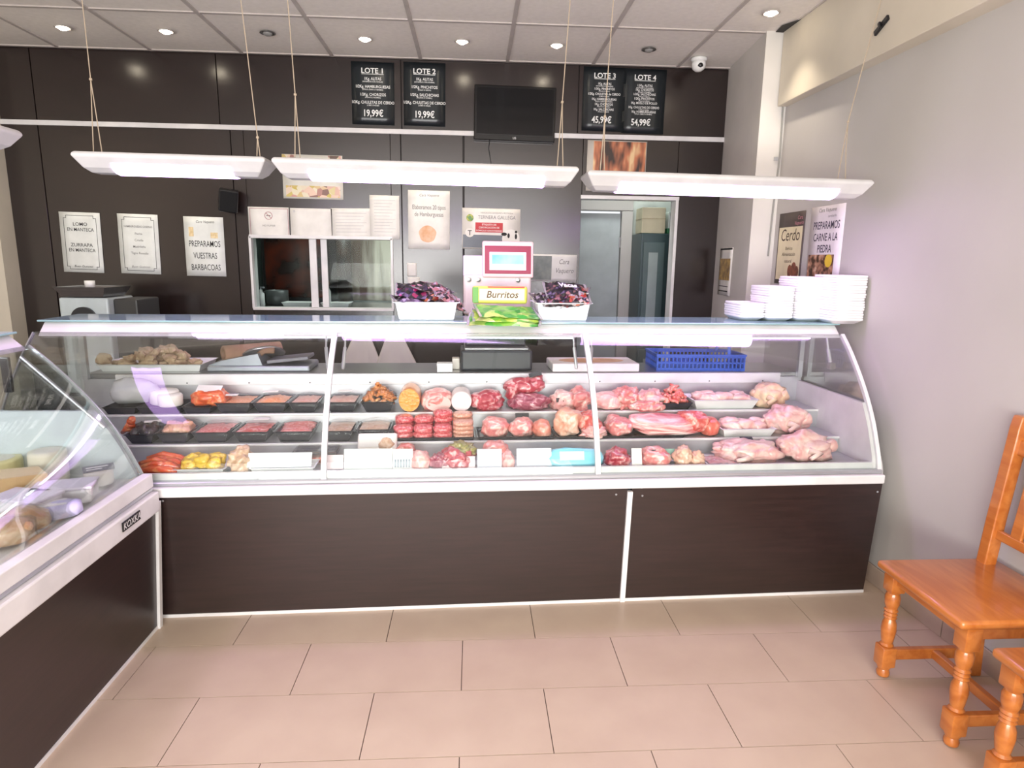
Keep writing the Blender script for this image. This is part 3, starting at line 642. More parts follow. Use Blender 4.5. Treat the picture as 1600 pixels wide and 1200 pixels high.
# ================================================================ ON TOP OF THE COUNTER
ZT = 1.217
def at(lx, ly, z): return wld(lx, ly, z)
def bin_open(name, label, lx, ly, w, d, h, m, cat='bin', rz=0.0):
    t = thing(name, label, cat, at(lx, ly, ZT), CA+rz, 'white plastic bins on the counter top')
    def rr(k, z): return [(sx*w/2*k, sy*d/2*k, z) for sx, sy in ((-1, -1), (1, -1), (1, 1), (-1, 1))]
    o = G().rings([rr(.84, .0), rr(.87, .008), rr(.96, h-.008), rr(1.06, h), rr(1.06, h-.004), rr(.94, h-.010), rr(.84, .006), rr(.3, .004)]).done('tub', m, t)
    bv = o.modifiers.new('soft', 'BEVEL'); bv.width = .004; bv.segments = 2; bv.limit_method = 'ANGLE'
    return t
def crinkle(label, c, w, d, h, seed, cols, rot, group, name='snack_bag', cat='snack bag', extra=None):
    if name == 'snack_bag': cols = [(16, 14, 18), (24, 20, 26)] + [tuple(int(v*.8) for v in c_) for c_ in cols]
    m = voro_mat('foil_%s_%d' % (name, seed), cols, 20+seed % 5*4 if name != 'snack_bag' else 42+seed % 5*6, .3, coat=.15)
    t = thing(name, label, cat, c, 0, group); t.rotation_euler = rot
    n, k = 10, 8; g = G(); V = {}
    for s in (1, -1):
        for i in range(n+1):
            for j in range(k+1):
                u, v = i/n*2-1, j/k*2-1
                e = (1-abs(u)**3)*(1-abs(v)**4)
                q = Vector((u*4, v*4, s*2+seed))
                if s == -1 and (i in (0, n) or j in (0, k)): V[s, i, j] = V[1, i, j]; continue
                V[s, i, j] = g.bm.verts.new((u*w/2, v*d/2, h/2+s*h/2*e*(.8+.5*noise.noise(q))+.008*noise.noise(q*2.3)))
    for s in (1, -1):
        for i in range(n):
            for j in range(k): g.bm.faces.new((V[s, i, j], V[s, i+1, j], V[s, i+1, j+1], V[s, i, j+1]))
    o = g.done('foil_pouch', m, t, False)
    for u in (-1, 1): G().box(u*w/2-.006, u*w/2+.006, -d/2, d/2, h/2-.002, h/2+.002).done('sealed_edge', mat('silver_foil', (190, 188, 190), .25, .6), t)
    if extra: letters([(extra[0], 0, 0, extra[1], dict(bold=.03, sx=.9))], extra[2], t, 0); L = [c_ for c_ in t.children if c_.name.startswith('lettering')][0]; L.location = extra[3]; L.rotation_euler = extra[4]
    return t
white_bin = mat('white_bin_plastic', (236, 238, 240), .35)
bin_open('storage_bin', 'white plastic bin heaped with snack bags, left of the scale', 1.10, .565, .30, .20, .088, white_bin)
bin_open('storage_bin', 'white plastic bin heaped with snack bags, right of the scale', 1.757, .565, .265, .20, .088, white_bin)
K, Mg, Rd, Or, Wh, Pk = (26, 22, 28), (190, 40, 110), (170, 40, 40), (206, 130, 70), (216, 206, 210), (196, 130, 130)
bagsL = [((1.02, .53, .075), .15, .11, .04, 1, [K, K, (70, 50, 66), Wh], (.2, .1, .3), 'black snack bag at the left end of the left bin'),
         ((1.045, .56, .105), .17, .12, .05, 2, [K, (60, 54, 90), K, Mg, K, K], (-.5, .15, .1), 'black and magenta snack bag on top of the left bin'),
         ((1.12, .55, .085), .14, .11, .045, 3, [Rd, Or, K, Wh], (.35, -.2, -.4), 'red snack bag in the middle of the left bin'),
         ((1.19, .55, .075), .15, .12, .05, 4, [Pk, Wh, K, (150, 90, 96)], (-.4, .5, .3), 'pinkish striped snack bag at the right end of the left bin'),
         ((1.11, .60, .12), .18, .13, .05, 5, [K, (80, 70, 90), Pk, Wh], (-.2, .1, .6), 'dark snack bag lying at the back of the left bin')]
bagsR = [((1.68, .54, .075), .14, .11, .04, 6, [K, (90, 80, 84), Wh, K], (.4, .2, .2), 'black silver snack bag at the left end of the right bin'),
         ((1.74, .525, .085), .15, .10, .04, 7, [K, Pk, K, (180, 60, 70)], (-.7, 0, .05), 'dark red-printed snack bag in the middle of the right bin'),
         ((1.82, .525, .08), .13, .10, .045, 8, [(200, 50, 60), Or, Wh, K], (-.6, -.15, -.1), 'red orange snack bag at the right end of the right bin'),
         ((1.78, .58, .12), .19, .11, .05, 9, [K, K, (60, 44, 66), Pk], (-.7, .05, .1), 'purple-black snack bag with white lettering on top of the right bin'),
         ((1.82, .60, .10), .16, .13, .05, 10, [Or, (150, 140, 150), Wh, Rd], (-.2, -.2, -.3), 'grey and orange snack bag at the back of the right bin')]
for (c, w, d, h, sd, cols, rot, lab) in bagsL+bagsR:
    ex = ('Vacas', .045, chalk, (.0, -.02, .068), (R_(-90), 0, 0)) if sd == 9 else None
    crinkle(lab, at(c[0], c[1], ZT+c[2]-.005), w*1.12, d*1.15, h*1.25, sd, cols, (abs(rot[0])*.8, rot[1], CA+rot[2]), 'snack bags in the white bins', extra=ex)
# burrito wrappers: flat packs in front of the scale
gr = [((60, 150, 60), (140, 196, 70), (70, 170, 70), (210, 222, 130)), ((150, 196, 60), (190, 210, 80), (90, 170, 70), (220, 220, 150)), ((50, 140, 60), (120, 190, 80), (60, 160, 60), (190, 214, 110))]
for i, (dz, lab) in enumerate(((0, 'green flat burrito pack at the bottom of the pile by the scale'), (.016, 'green flat burrito pack in the middle of the pile by the scale'), (.034, 'yellow-green flat burrito pack on top of the pile by the scale'))):
    crinkle(lab, at(1.465+.008*i, .425+.015*i, ZT+dz-.004), .33-.02*i, .19, .030, 20+i, gr[i], (.22, .03*i, CA+.12*i-.1), 'flat burrito packs', 'burrito_pack', 'food pack')
t = thing('burrito_pack', 'upright yellow burrito pack with brown lettering leaning on the scale', 'food pack', at(1.455, .575, ZT+.075), CA-.02, 'flat burrito packs')
G().box(-.135, .135, -.02, .02, 0, .085, .012, 3).done('pack', mat('yellow_pack', (214, 204, 84), .35, col2=(190, 196, 90), scale=6), t)
G().box(-.10, .12, -.0225, -.019, .018, .072, .002).done('printed_band', mat('cream_band', (234, 226, 196), .5), t)
letters([('Burritos', .01, .030, .047, dict(bold=.012, sx=1.0, shear=.2))], mat('brown_print', (88, 60, 30), .6), t, -.0235)
G().box(-.134, -.105, -.0215, -.018, .004, .08, .002).done('green_corner', mat('green_print', (96, 160, 70), .5), t)
letters([], red, t, -.0228, 'red_edge', [(-.06, .12, .078, .084)])
# weighing scale with display on a column
SC = cY(775, 520, .83).x
t = thing('weighing_scale', 'white shop scale with magenta display and black base behind the bins', 'scale', at(SC, .86, ZW), CA)
cream_pl = mat('cream_scale_plastic', (220, 210, 198), .45); scale_blk = mat('scale_black', (38, 40, 44), .35)
G().box(-.19, .19, -.11, .13, .0, .11, .012).done('base', scale_blk, t)
G().box(-.17, .17, -.10, .12, .11, .122, .004).done('weighing_pan', steel, t)
G().box(-.165, .165, -.02, .10, .122, .185, .01).done('printer_block', scale_blk, t)
G().box(-.155, .155, -.01, .08, .185, .225, .008).done('printer_lid', cream_pl, t)
G().box(-.175, .185, -.03, .06, .29, .50, .012).done('housing', cream_pl, t)
G().box(-.05, .05, .0, .04, .18, .30).done('column', cream_pl, t)
G().box(-.175, -.06, -.005, .045, .49, .60, .006).done('ticket_holder', mat('pale_violet', (226, 214, 232), .5), t)
hd = G().box(-.135, .135, -.02, .02, -.09, .10, .008).done('display_head', mat('pale_pink_plastic', (224, 196, 188), .4), t); hd.location = (.06, -.01, .575); hd.rotation_euler = (R_(-6), 0, 0)
G().box(-.122, .122, -.0235, -.019, -.07, .075, .002).done('magenta_face', mat('magenta_face', (140, 12, 58), .35), hd)
G().box(-.098, .096, -.0255, -.022, -.052, .042, .012).done('screen_frame', white_pl, hd)
G().box(-.085, .082, -.0275, -.025, -.020, .028).done('display_screen', mat('blue_screen', (96, 168, 206), .2, col2=(150, 204, 226), scale=9, emit=(120, 196, 226), estr=.1), hd)
for x in (-.145, -.095, .115):
    o = G().lathe([(.014, 0), (.013, .008), (.004, .010)], 12).done('knob', steel, t); o.rotation_euler = (R_(90), 0, 0); o.location = (x, -.028, .475)
G().box(-.235, -.195, -.06, 0, .0, .06, .004).done('side_connector', cream_pl, t)
# foam trays in stacks at the right end
def foam_proto(w, d, label, group, loc):
    def rr(kx, ky, z): 
        n = 5; r = .02; out = []
        for (cx, cy, a0) in ((1, 1, 0), (-1, 1, 90), (-1, -1, 180), (1, -1, 270)):
            for i in range(n):
                a = R_(a0+90*i/(n-1)); out.append((cx*(w/2*kx-r)+r*math.cos(a), cy*(d/2*ky-r)+r*math.sin(a), z))
        return out
    o = G().rings([rr(.72, .72, 0), rr(.955, .955, .016), rr(.985, .985, .017), rr(1, 1, .019), rr(1, 1, .026), rr(.985, .985, .028), rr(.93, .93, .026), rr(.70, .70, .005)]).done('foam_tray', foam_m, None, False)
    autosmooth(o, 40); o.location = loc; o.rotation_euler = (0, 0, CA); tag(o, label, 'foam tray', group); return o
random.seed(4)
for (lx, ly, w, d, n, lab) in ((3.145, .47, .16, .22, 18, 'white foam tray nested in the tallest front stack by the right wall'), (3.02, .60, .15, .22, 17, 'white foam tray nested in the tall stack just behind the front one'),
                               (2.87, .61, .14, .22, 13, 'white foam tray nested in the medium stack, second from left'), (2.735, .63, .13, .22, 6, 'white foam tray nested in the lowest stack, left end')):
    p0 = foam_proto(w, d, lab, 'nested foam trays on the counter top', at(lx, ly, ZT))
    for k in range(1, n):
        o = p0.copy(); COL.objects.link(o); o.location = at(lx+random.uniform(-.003, .003), ly+random.uniform(-.003, .003), ZT+k*.0122)

# ================================================================ BEHIND THE COUNTER
# mincer / prep machine with steel tray against the back wall
p = onY(133, 500, 4.25)
t = thing('meat_mincer', 'white mincing machine with steel tray on top, far left', 'machine', (p.x, 4.25, 0), R_(0))
mw = mat('mincer_enamel', (196, 208, 208), .35)
G().box(-.15, .15, 0, .32, .62, 1.235, .012).done('body', mw, t)
G().box(.15, .30, .06, .36, .6, 1.225, .01).done('motor_cover', mat('dark_enamel', (58, 58, 56), .4), t)
def rr(w, d, z): return [(sx*w/2, sy*d/2+.13, z) for sx, sy in ((-1, -1), (1, -1), (1, 1), (-1, 1))]
G().rings([rr(.25, .26, 1.24), rr(.31, .32, 1.300), rr(.32, .33, 1.302), rr(.30, .31, 1.298), rr(.23, .24, 1.25)]).done('feed_tray', steel, t)
o = G().lathe([(.001, 0), (.06, 0), (.078, .01), (.078, .03)], 24).done('outlet_ring', scale_blk, t); o.rotation_euler = (R_(90), 0, 0); o.location = (.0, .012, 1.10)
G().box(-.16, .32, 0, .4, 0, .60, .01).done('stand', steel, t)
p2 = onY(140, 440, 4.38)
t = thing('cup', 'small white cup on the steel tray of the mincer', 'cup', (p2.x, 4.38, 1.252))
G().lathe([(.025, 0), (.030, .06), (.031, .085), (.028, .085), (.024, .01)], 18).done('bowl', white_pl, t, True)
# crackling in a white tray
q = cY(255, 570, .86)
bone = mat('dry_crackling', (196, 172, 140), .8, col2=(170, 142, 110), scale=30, bump=.3, bscale=60)
t = thing('display_tray', 'white tray under heaped beige crackling behind the glass', 'tray', at(q.x-.02, .87, ZW), CA)
def traymesh(w, d, h, m, t, nm='tray'):
    def r4(kx, z): return [(sx*(w/2-kx), sy*(d/2-kx), z) for sx, sy in ((-1, -1), (1, -1), (1, 1), (-1, 1))]
    o = G().rings([r4(h*.45, 0), r4(.003, h-.004), r4(-.004, h), r4(.002, h+.001), r4(.006, h-.006), r4(h*.45+.006, .004)]).done(nm, m, t); return o
traymesh(.50, .24, .036, white_pl, t)
random.seed(11); k = 0
pl = ['left end', 'left side', 'middle', 'right side', 'right end']
for layer, (n, zz, sp) in enumerate(((16, .012, .21), (11, .045, .15), (6, .075, .09))):
    for i in range(n):
        x = -sp + 2*sp*(i+.5)/n + random.uniform(-.015, .015); y = random.uniform(-.07, .07)*(1-.25*layer)
        w = random.uniform(.05, .085)
        o = G().blob(w, w*.7, random.uniform(.028, .045), k, .7, 1.9, 2, c=(0, 0, 0)).done('pork_crackling', bone, None, False)
        o.location = at(q.x-.02+x, .87+y, ZW+zz); o.rotation_euler = (random.uniform(-.6, .6), random.uniform(-.5, .5), random.uniform(0, 6))
        tag(o, 'piece of beige pork crackling heaped in the white tray', 'crackling', 'pork crackling in the white tray'); k += 1
o = thing('crackling_piece', 'single beige crackling lump at the left end beside the heap', 'crackling', at(q.x-.26, .80, ZW+.035), 0)
G().blob(.075, .06, .055, 77, .3, 1.5, 3).done('lump', bone, o, True); G().blob(.03, .02, .02, 78, .4, 1.5, 2, c=(.03, -.01, .03)).done('crumb', bone, o, True)
# cardboard roll, slicing machine parts
q = cY(345, 548, .80)
t = thing('cardboard_roll', 'brown cardboard tube roll lying beside the crackling tray', 'roll', at(q.x+.01, .80, ZW+.075), CA)
kraft = mat('kraft_card', (150, 118, 92), .8, col2=(136, 104, 80), scale=20)
o = G().rings([[(r*math.cos(2*math.pi*k/24), y, r*math.sin(2*math.pi*k/24)) for k in range(24)] for r, y in ((.026, .30), (.026, .0), (.038, -.0), (.042, .006), (.042, .30), (.026, .301))], False).done('tube', kraft, t, False)
autosmooth(o); t.rotation_euler = (0, 0, CA-R_(52)); t.location.z = ZW+.085
q = cY(415, 568, .82)
t = thing('meat_slicer', 'grey steel slicing machine lying behind the left pane', 'machine', at(q.x, .86, ZW), CA)
slm = mat('slicer_grey', (150, 154, 160), .35, .5)
G().box(-.27, .24, -.12, .12, .0, .03, .008).done('base', slm, t)
G().prism([(-.27, .03), (.0, .03), (-.02, .09), (-.20, .055)], 'y', -.10, .08).done('blade_guard', slm, t)
o = G().lathe([(.001, 0), (.11, .0), (.115, .006), (.10, .018), (.03, .022)], 28).done('blade', steel, t, True); o.location = (-.03, .03, .06); o.rotation_euler = (R_(-25), R_(-14), 0)
o = G().box(-.09, .12, -.09, .07, 0, .018, .004).done('carriage', mat('carriage_grey', (112, 112, 116), .4), t); o.location = (.11, 0, .045); o.rotation_euler = (0, R_(-6), 0)
G().tube([(-.05, -.04, .06), (.0, -.05, .10), (.05, -.05, .10)], .016, 10).done('handle', kraft, t, True)
# white aprons hanging under the hatch
linen = mat('white_linen', (222, 216, 208), .8, col2=(210, 204, 198), scale=4)
for i, (px, lab) in enumerate(((566, 'white apron hanging on the left hook under the hatch'), (616, 'white apron hanging on the right hook under the hatch'))):
    p = onY(px, 512, 4.80); t = thing('apron', lab, 'apron', (p.x, 4.80, .42), 0, 'white aprons on hooks')
    rl = []
    for j in range(9):
        z = .58*(1-j/8); w = .035+.13*min(1, (1-z/.58)*1.9); sgn = -1 if i == 0 else 1
        rl.append([((w*(u/12*2-1)) + sgn*.03*(1-z/.58), -.02-.02*abs(math.sin(u*1.1+i))*(1-z/.58)-.004, z) for u in range(13)] + [((w*(u/12*2-1)) + sgn*.03*(1-z/.58), .0, z) for u in range(12, -1, -1)])
    G().rings(rl).done('cloth', linen, t, True)
    G().tube([(0, .025, .575), (0, -.03, .57), (0, -.035, .60)], .006, 6).done('hook', steel, t)
# white box, cutting board, blue crate on the worktop
q = cY(695, 578, .74)
t = thing('small_box', 'small white card box on the worktop left of the scale base', 'box', at(q.x, .745, ZW), CA)
G().box(-.04, .04, -.03, .03, 0, .045, .003).done('carton', white_pl, t); G().box(-.041, .041, -.031, .031, .034, .046, .002).done('lid', paper, t)
q = cY(930, 578, .80)
t = thing('cutting_board', 'thick white cutting board with worn orange middle', 'cutting board', at(q.x-.02, .82, ZW), CA)
G().box(-.23, .24, -.11, .12, .0, .045, .006).done('board', mat('white_board', (232, 226, 222), .5), t)
g = G(); g.bm.faces.new([g.bm.verts.new((.18*math.cos(2*math.pi*k/32), .005+.085*math.sin(2*math.pi*k/32), .0458)) for k in range(32)])
g.done('worn_patch', mat('worn_orange', (200, 148, 112), .6, col2=(216, 176, 146), scale=12), t)
q = cY(1085, 575, .85)
t = thing('plastic_crate', 'blue perforated plastic basket on the worktop by the pillar', 'basket', at(q.x, .865, ZW), CA-.05)
blue = mat('blue_crate_plastic', (44, 92, 190), .4)
cw, cd, ch = .24, .12, .085
def slat_wall(p0, p1, n, nm):
    g = G(); d = (Vector(p1)-Vector(p0)); L = d.length; ang_ = math.atan2(d.y, d.x); 
    for z0, z1 in ((.0, .014), (.038, .046), (.070, ch)): g.box(0, L, -.004, .004, z0, z1)
    for k in range(n+1): x = L*k/n; g.box(x-.0035, x+.0035, -.004, .004, 0, ch)
    o = g.done(nm, blue, t); o.location = p0; o.rotation_euler = (0, 0, ang_)
slat_wall((-cw, -cd, 0), (cw, -cd, 0), 22, 'front_side'); slat_wall((-cw, cd, 0), (cw, cd, 0), 22, 'rear_side')
slat_wall((-cw, -cd, 0), (-cw, cd, 0), 12, 'short_side'); slat_wall((cw, -cd, 0), (cw, cd, 0), 12, 'short_side')
G().box(-cw, cw, -cd, cd, 0, .005).done('bottom', blue, t)
g = G(); 
for a, b, c, d in ((-cw-.008, cw+.008, -cd-.008, -cd+.004), (-cw-.008, cw+.008, cd-.004, cd+.008), (-cw-.008, -cw+.004, -cd, cd), (cw-.004, cw+.008, -cd, cd)): g.box(a, b, c, d, ch-.006, ch+.004)
g.done('rim', blue, t)
G().tube([(.16, -.1, ch), (.17, -.06, ch+.075), (.17, .05, ch+.075), (.16, .1, ch)], .010, 8).done('carry_handle', mat('blue_handle', (60, 110, 210), .4), t)
# ================================================================ MEAT AND GOODS IN THE MAIN CASE
def meat_m(name, a, b, c, scale=14, rough=.3, lo=.40, hi=.54, stretch=(1, 1, 1), coat=.35, dist=1.2):
    return mat(name, a, rough, col2=b, col3=c, scale=scale*1.7, lo=lo, hi=hi, bump=.25, bscale=70, coat=coat, stretch=stretch, dist=dist, detail=5)
beef = meat_m('beef', (164, 52, 64), (190, 84, 94), (230, 186, 184), 16)
beef_dark = meat_m('dark_beef', (142, 56, 76), (170, 88, 104), (206, 160, 166), 18)
pork = meat_m('pork', (214, 120, 118), (226, 156, 148), (240, 210, 200), 15)
pork_red = meat_m('pork_red', (204, 84, 76), (222, 130, 118), (238, 190, 176), 18)
pork_pale = meat_m('pork_pale', (228, 160, 156), (234, 186, 178), (242, 218, 208), 13)
belly = meat_m('pork_belly', (206, 100, 104), (232, 176, 172), (244, 222, 216), 8, stretch=(.6, 1, 6), dist=.6, lo=.35, hi=.52)
chick = meat_m('raw_chicken', (238, 206, 196), (232, 186, 178), (222, 160, 156), 9)
chick_y = meat_m('yellow_chicken', (234, 206, 172), (228, 190, 160), (212, 160, 140), 9)
mince = meat_m('minced_meat', (214, 108, 100), (230, 146, 134), (238, 190, 178), 60)
mince_o = meat_m('orange_mince', (232, 144, 92), (236, 160, 112), (240, 190, 150), 55)
patty_r = meat_m('burger_red', (188, 66, 74), (206, 100, 104), (224, 150, 148), 60, dist=.3)
patty_t = meat_m('burger_tan', (196, 132, 112), (208, 152, 130), (220, 180, 160), 60, dist=.3)
saus_o = meat_m('orange_sausage', (204, 78, 40), (214, 104, 60), (226, 140, 90), 20)
yellowm = meat_m('yellow_marinade', (222, 180, 40), (232, 200, 80), (206, 150, 40), 18)
tan_f = meat_m('tan_filling', (200, 160, 128), (212, 178, 148), (224, 196, 170), 25)
pate = meat_m('pate', (214, 150, 128), (222, 166, 144), (228, 180, 160), 20)
blackp = meat_m('black_pudding', (38, 26, 26), (52, 36, 34), (70, 50, 44), 20)
shred_o = meat_m('orange_shred', (206, 130, 66), (190, 104, 52), (230, 180, 110), 24)
cheese_w = mat('fresh_cheese', (240, 236, 228), .5, scale=10)
herb = meat_m('herb_green', (120, 116, 60), (150, 140, 80), (190, 170, 120), 25)
TB = {3: (Y3+.012, Z3), 2: (Y2+.012, Z2), 1: (Y1+.02, Z1)}
tagm = mat('tag_black', (40, 38, 42), .4)
def slot(tier, x0, x1, dy=0.0, y=None):
    ly, z = TB[tier]; ly += dy; yy = {3: 640, 2: 685, 1: 730}[tier]
    a, b = cY(x0, yy, ly), cY(x1, yy, ly); return (a.x+b.x)/2, b.x-a.x, ly, z
def top_z(x, y, ly): return cY(x, y, ly).z
GRP = {3: 'goods on the top shelf of the meat case', 2: 'goods on the middle shelf of the meat case', 1: 'goods on the front shelf of the meat case'}
def price(t, loc, rot=(R_(-25), 0, 0), w=.055, h=.03, m=None):
    o = G().box(-w/2, w/2, -.001, .001, 0, h).done('price_tag', m or tagm, t); o.location = loc; o.rotation_euler = rot; return o
def film_over(t, w, d, h, bulge, seed):
    n = 8; g = G(); V = [[None]*(n+1) for _ in range(n+1)]
    for i in range(n+1):
        for j in range(n+1):
            u, v = i/n*2-1, j/n*2-1; e = max(0, (1-u**4)*(1-v**4))
            V[i][j] = g.bm.verts.new((u*w/2, v*d/2, h+bulge*e+.006*noise.noise(Vector((u*3, v*3, seed)))*e+.003))
    for i in range(n):
        for j in range(n): g.bm.faces.new((V[i][j], V[i+1][j], V[i+1][j+1], V[i][j+1]))
    sk = [V[i][0] for i in range(n+1)]
    lo_ = [g.bm.verts.new((v.co.x*.86, v.co.y*.86+.0, .012+.008*noise.noise(Vector((k, seed, 0))))) for k, v in enumerate(sk)]
    for k in range(n): g.bm.faces.new((sk[k], lo_[k], lo_[k+1], sk[k+1]))
    g.done('cling_film', film, t, True)
def wrapped(label, tier, x0, x1, fm, seed, d=.195, h=.052, tm=None, bulge=.006, sticker=None, fill='flat', dy=0.0, wrap=True, cat='meat tray', name='wrapped_meat_tray'):
    lx, w, ly, z = slot(tier, x0, x1, dy); w *= .98
    t = thing(name, label, cat, at(lx, ly+d/2, z), CA, GRP[tier])
    traymesh(w, d, h, tm or tray_black, t)
    if fill == 'flat':
        n = 10; g = G(); rows = [[g.bm.verts.new(((i/n*2-1)*(w/2-.012), (j/n*2-1)*(d/2-.012), h*.93 + bulge*1.2*(1-(i/n*2-1)**2)*(1-(j/n*2-1)**2) + .007*noise.noise(Vector((i*.9, j*.9, seed)))) ) for i in range(n+1)] for j in range(n+1)]
        for j in range(n):
            for i in range(n): g.bm.faces.new((rows[j][i], rows[j][i+1], rows[j+1][i+1], rows[j+1][i]))
        g.done('filling', fm, t, True)
    elif fill == 'slices':
        for k in range(6):
            yy = -d/2+.05+k*(d-.09)/5
            G().blob(w*.84, .05, .016, seed+k, .25, 2, 2, .6, c=(0, yy, h*.55+k*.002), rot=(R_(24), 0, 0)).done('meat_slice', fm, t, True)
    elif fill == 'lumps':
        random.seed(seed)
        for k in range(7):
            G().blob(w*.36, d*.36, .05, seed+k, .35, 1.6, 3, .85, c=((k % 3-1)*w*.24, (k//3-1)*d*.2, h*.45+.01*(k % 2)), rot=(0, 0, random.uniform(-.6, .6))).done('meat_piece', fm, t, True)
    elif fill == 'heap':
        random.seed(seed); g = G()
        for k in range(120):
            r_ = random.random()**.5; a_ = random.uniform(0, 6.28); x, y = r_*w*.42*math.cos(a_), r_*d*.42*math.sin(a_)
            g.blob(.05, .02, .018, seed+k, .4, 1.5, 1, c=(x, y, h*.75+(1-r_)*.075+random.uniform(0, .01)), rot=(random.uniform(-.6, .6), random.uniform(-.6, .6), random.uniform(0, 3.1)))
        o = g.done('shredded_heap', fm, t, True); o['kind'] = 'stuff'
    if wrap: film_over(t, w, d, h, bulge + (.05 if fill == 'heap' else .012), seed)
    if sticker:
        o = G().box(-.035, .035, -.016, .016, 0, .0015).done('label_sticker', paper, t); o.location = (sticker[0]*w, sticker[1]*d, h+.022+bulge); o.rotation_euler = (.05, 0, sticker[2])
    return t
def cut(label, tier, x0, y0, x1, m, seed, d=.15, lump=.3, boxy=.9, rz=0.0, dy=0.0, dz=0.0, freq=1.3, cat='meat', name='meat_cut', tagp=None, extra=None, rot=None, base=None):
    lx, w, ly, z = slot(tier, x0, x1, dy); h = max(.03, (top_z((x0+x1)/2, y0, ly+d*.5) - z - dz)*1.16)
    if base is not None: z = base
    t = thing(name, label, cat, at(lx, ly+d/2, z+dz), CA+rz, GRP[tier])
    if rot: t.rotation_euler = (rot[0], rot[1], CA+rz)
    G().blob(w*.98, d, h, seed, lump, freq, 4, boxy).done('flesh', m, t, True)
    if tagp: price(t, (tagp[0]*w, tagp[1]*d, tagp[2]*h), w=.065, h=.022)
    if extra: extra(t, w, d, h)
    return t, w, d, h
def fatcap(seed):
    def f(t, w, d, h): G().blob(w*.9, d*.55, h*.35, seed, .3, 1.5, 3, .9, c=(0, d*.08, h*.68)).done('fat_layer', mat('white_fat', (240, 214, 206), .35, scale=12, coat=.3), t, True)
    return f
def bone_end(x, y, z, r=.016):
    def f(t, w, d, h):
        o = G().lathe([(.001, .006), (r, .004), (r*1.1, 0), (r*1.05, -.02)], 14).done('bone_end', mat('bone', (236, 210, 196), .5), t, True); o.location = (x*w, y*d, z*h); o.rotation_euler = (R_(80), 0, R_(10))
    return f
def roll(label, tier, x0, x1, y0, m_skin, m_face, L=.22, name='cooked_meat_roll', sq=1.0, seed=0):
    lx, w, ly, z = slot(tier, x0, x1); r = w/2*.97; n = 28
    t = thing(name, label, 'cold cut', at(lx, ly, z), CA, GRP[tier])
    def ring(k, y): return [(r*k*math.cos(2*math.pi*i/n), y, r*sq+r*sq*k*math.sin(2*math.pi*i/n)) for i in range(n)]
    o = G().rings([ring(.97, .008), ring(1, .02), ring(1, L*.8), ring(.9, L*.93), ring(.5, L)], True).done('rind', m_skin, t); autosmooth(o, 60)
    g = G().rings([ring(.955, .0065), ring(.94, .004)]); g.done('cut_face', m_face, t); return t
def chicken(label, tier, x0, x1, d, m, seed, h=.09, rz=0.0, dy=0.0, dz=0.0, tagp=None):
    lx, w, ly, z = slot(tier, x0, x1, dy); t = thing('whole_chicken', label, 'chicken', at(lx, ly+d/2, z+dz), CA+rz, GRP[tier])
    G().blob(w*.85, d*.9, h*1.08, seed, .34, 1.7, 4, .92, c=(-w*.03, 0, 0)).done('body', m, t, True)
    for s in (-1, 1):
        G().tube([(w*.10, s*d*.26, h*.45), (w*.27, s*d*.34, h*.62), (w*.40, s*d*.22, h*.45), (w*.47, s*d*.18, h*.42)], [.018, .032, .018, .011], 12).done('drumstick', m, t, True)
        G().tube([(-w*.20, s*d*.36, h*.5), (-w*.08, s*d*.50, h*.40), (-w*.25, s*d*.52, h*.26)], [.020, .018, .010], 10).done('wing', m, t, True)
    G().blob(w*.2, d*.2, h*.3, seed+5, .2, 1.4, 2, c=(-w*.42, 0, h*.45)).done('neck_end', m, t, True)
    if tagp: price(t, tagp, (R_(-55), 0, .1), .06, .03)
    return t
# ---------------- top shelf (left to right)
t = thing('cheese_bag', 'clear plastic bag of white cheese at the left end of the top shelf', 'bag', at(slot(3, 165, 232)[0], Y3+.10, Z3+.045), CA, GRP[3])
G().blob(.22, .15, .115, 3, .35, 1.5, 3).done('plastic_bag', glass_mat('milky_plastic', (248, 248, 248), .5, .1, 1.45, milk=.45), t, True)
G().lathe([(.001, 0), (.05, 0), (.052, .004), (.052, .035), (.05, .04), (.001, .04)], 24, (-.02, 0, .01)).done('cheese_wheel', cheese_w, t, True)
def plain_tray(label, tier, x0, x1, d, h, m, dy=0.0):
    lx, w, ly, z = slot(tier, x0, x1, dy); o = thing('display_tray', label, 'tray', at(lx, ly+d/2, z), CA, 'trays in the meat case'); traymesh(w, d, h, m, o); return o
plain_tray('black tray under the plastic bag at the left end of the top shelf', 3, 160, 212, .18, .034, tray_black)
plain_tray('black tray under the two white cheeses on the top shelf', 3, 213, 283, .18, .034, tray_black)
for (x, y, lab) in ((246, .10, 'larger fresh white cheese behind its twin on the top shelf'), (262, .05, 'smaller fresh white cheese in front of its twin on the top shelf')):
    lx = slot(3, x-10, x+10)[0]; t = thing('fresh_cheese', lab, 'cheese', at(lx, Y3+y, Z3+.035), CA, GRP[3]); k = 1.0 if y > .06 else .85
    G().lathe([(.001, 0), (.058*k, 0), (.064*k, .006), (.064*k, .058*k), (.058*k, .066*k), (.001, .068*k)], 28).done('wheel', cheese_w, t, True)
plain_tray('black tray under the orange chorizo on the top shelf', 3, 284, 330, .18, .034, tray_black)
t, w, d, h = cut('orange chorizo mass with a white label on the top shelf', 3, 292, 610, 352, saus_o, 5, .14, .25, .9, dz=.032)
o = G().box(-.055, .055, -.03, .03, 0, .002).done('label_card', paper, t); o.location = (.0, -.01, h*.99); o.rotation_euler = (.35, .05, .1)
wrapped('film-wrapped black tray of smooth orange mince, right of the chorizo', 3, 335, 392, mince_o, 21, sticker=(-.15, -.2, .1))
wrapped('film-wrapped black tray of orange fillets with white sticker, top shelf', 3, 394, 448, mince_o, 22, bulge=.014, sticker=(-.1, 0, .2))
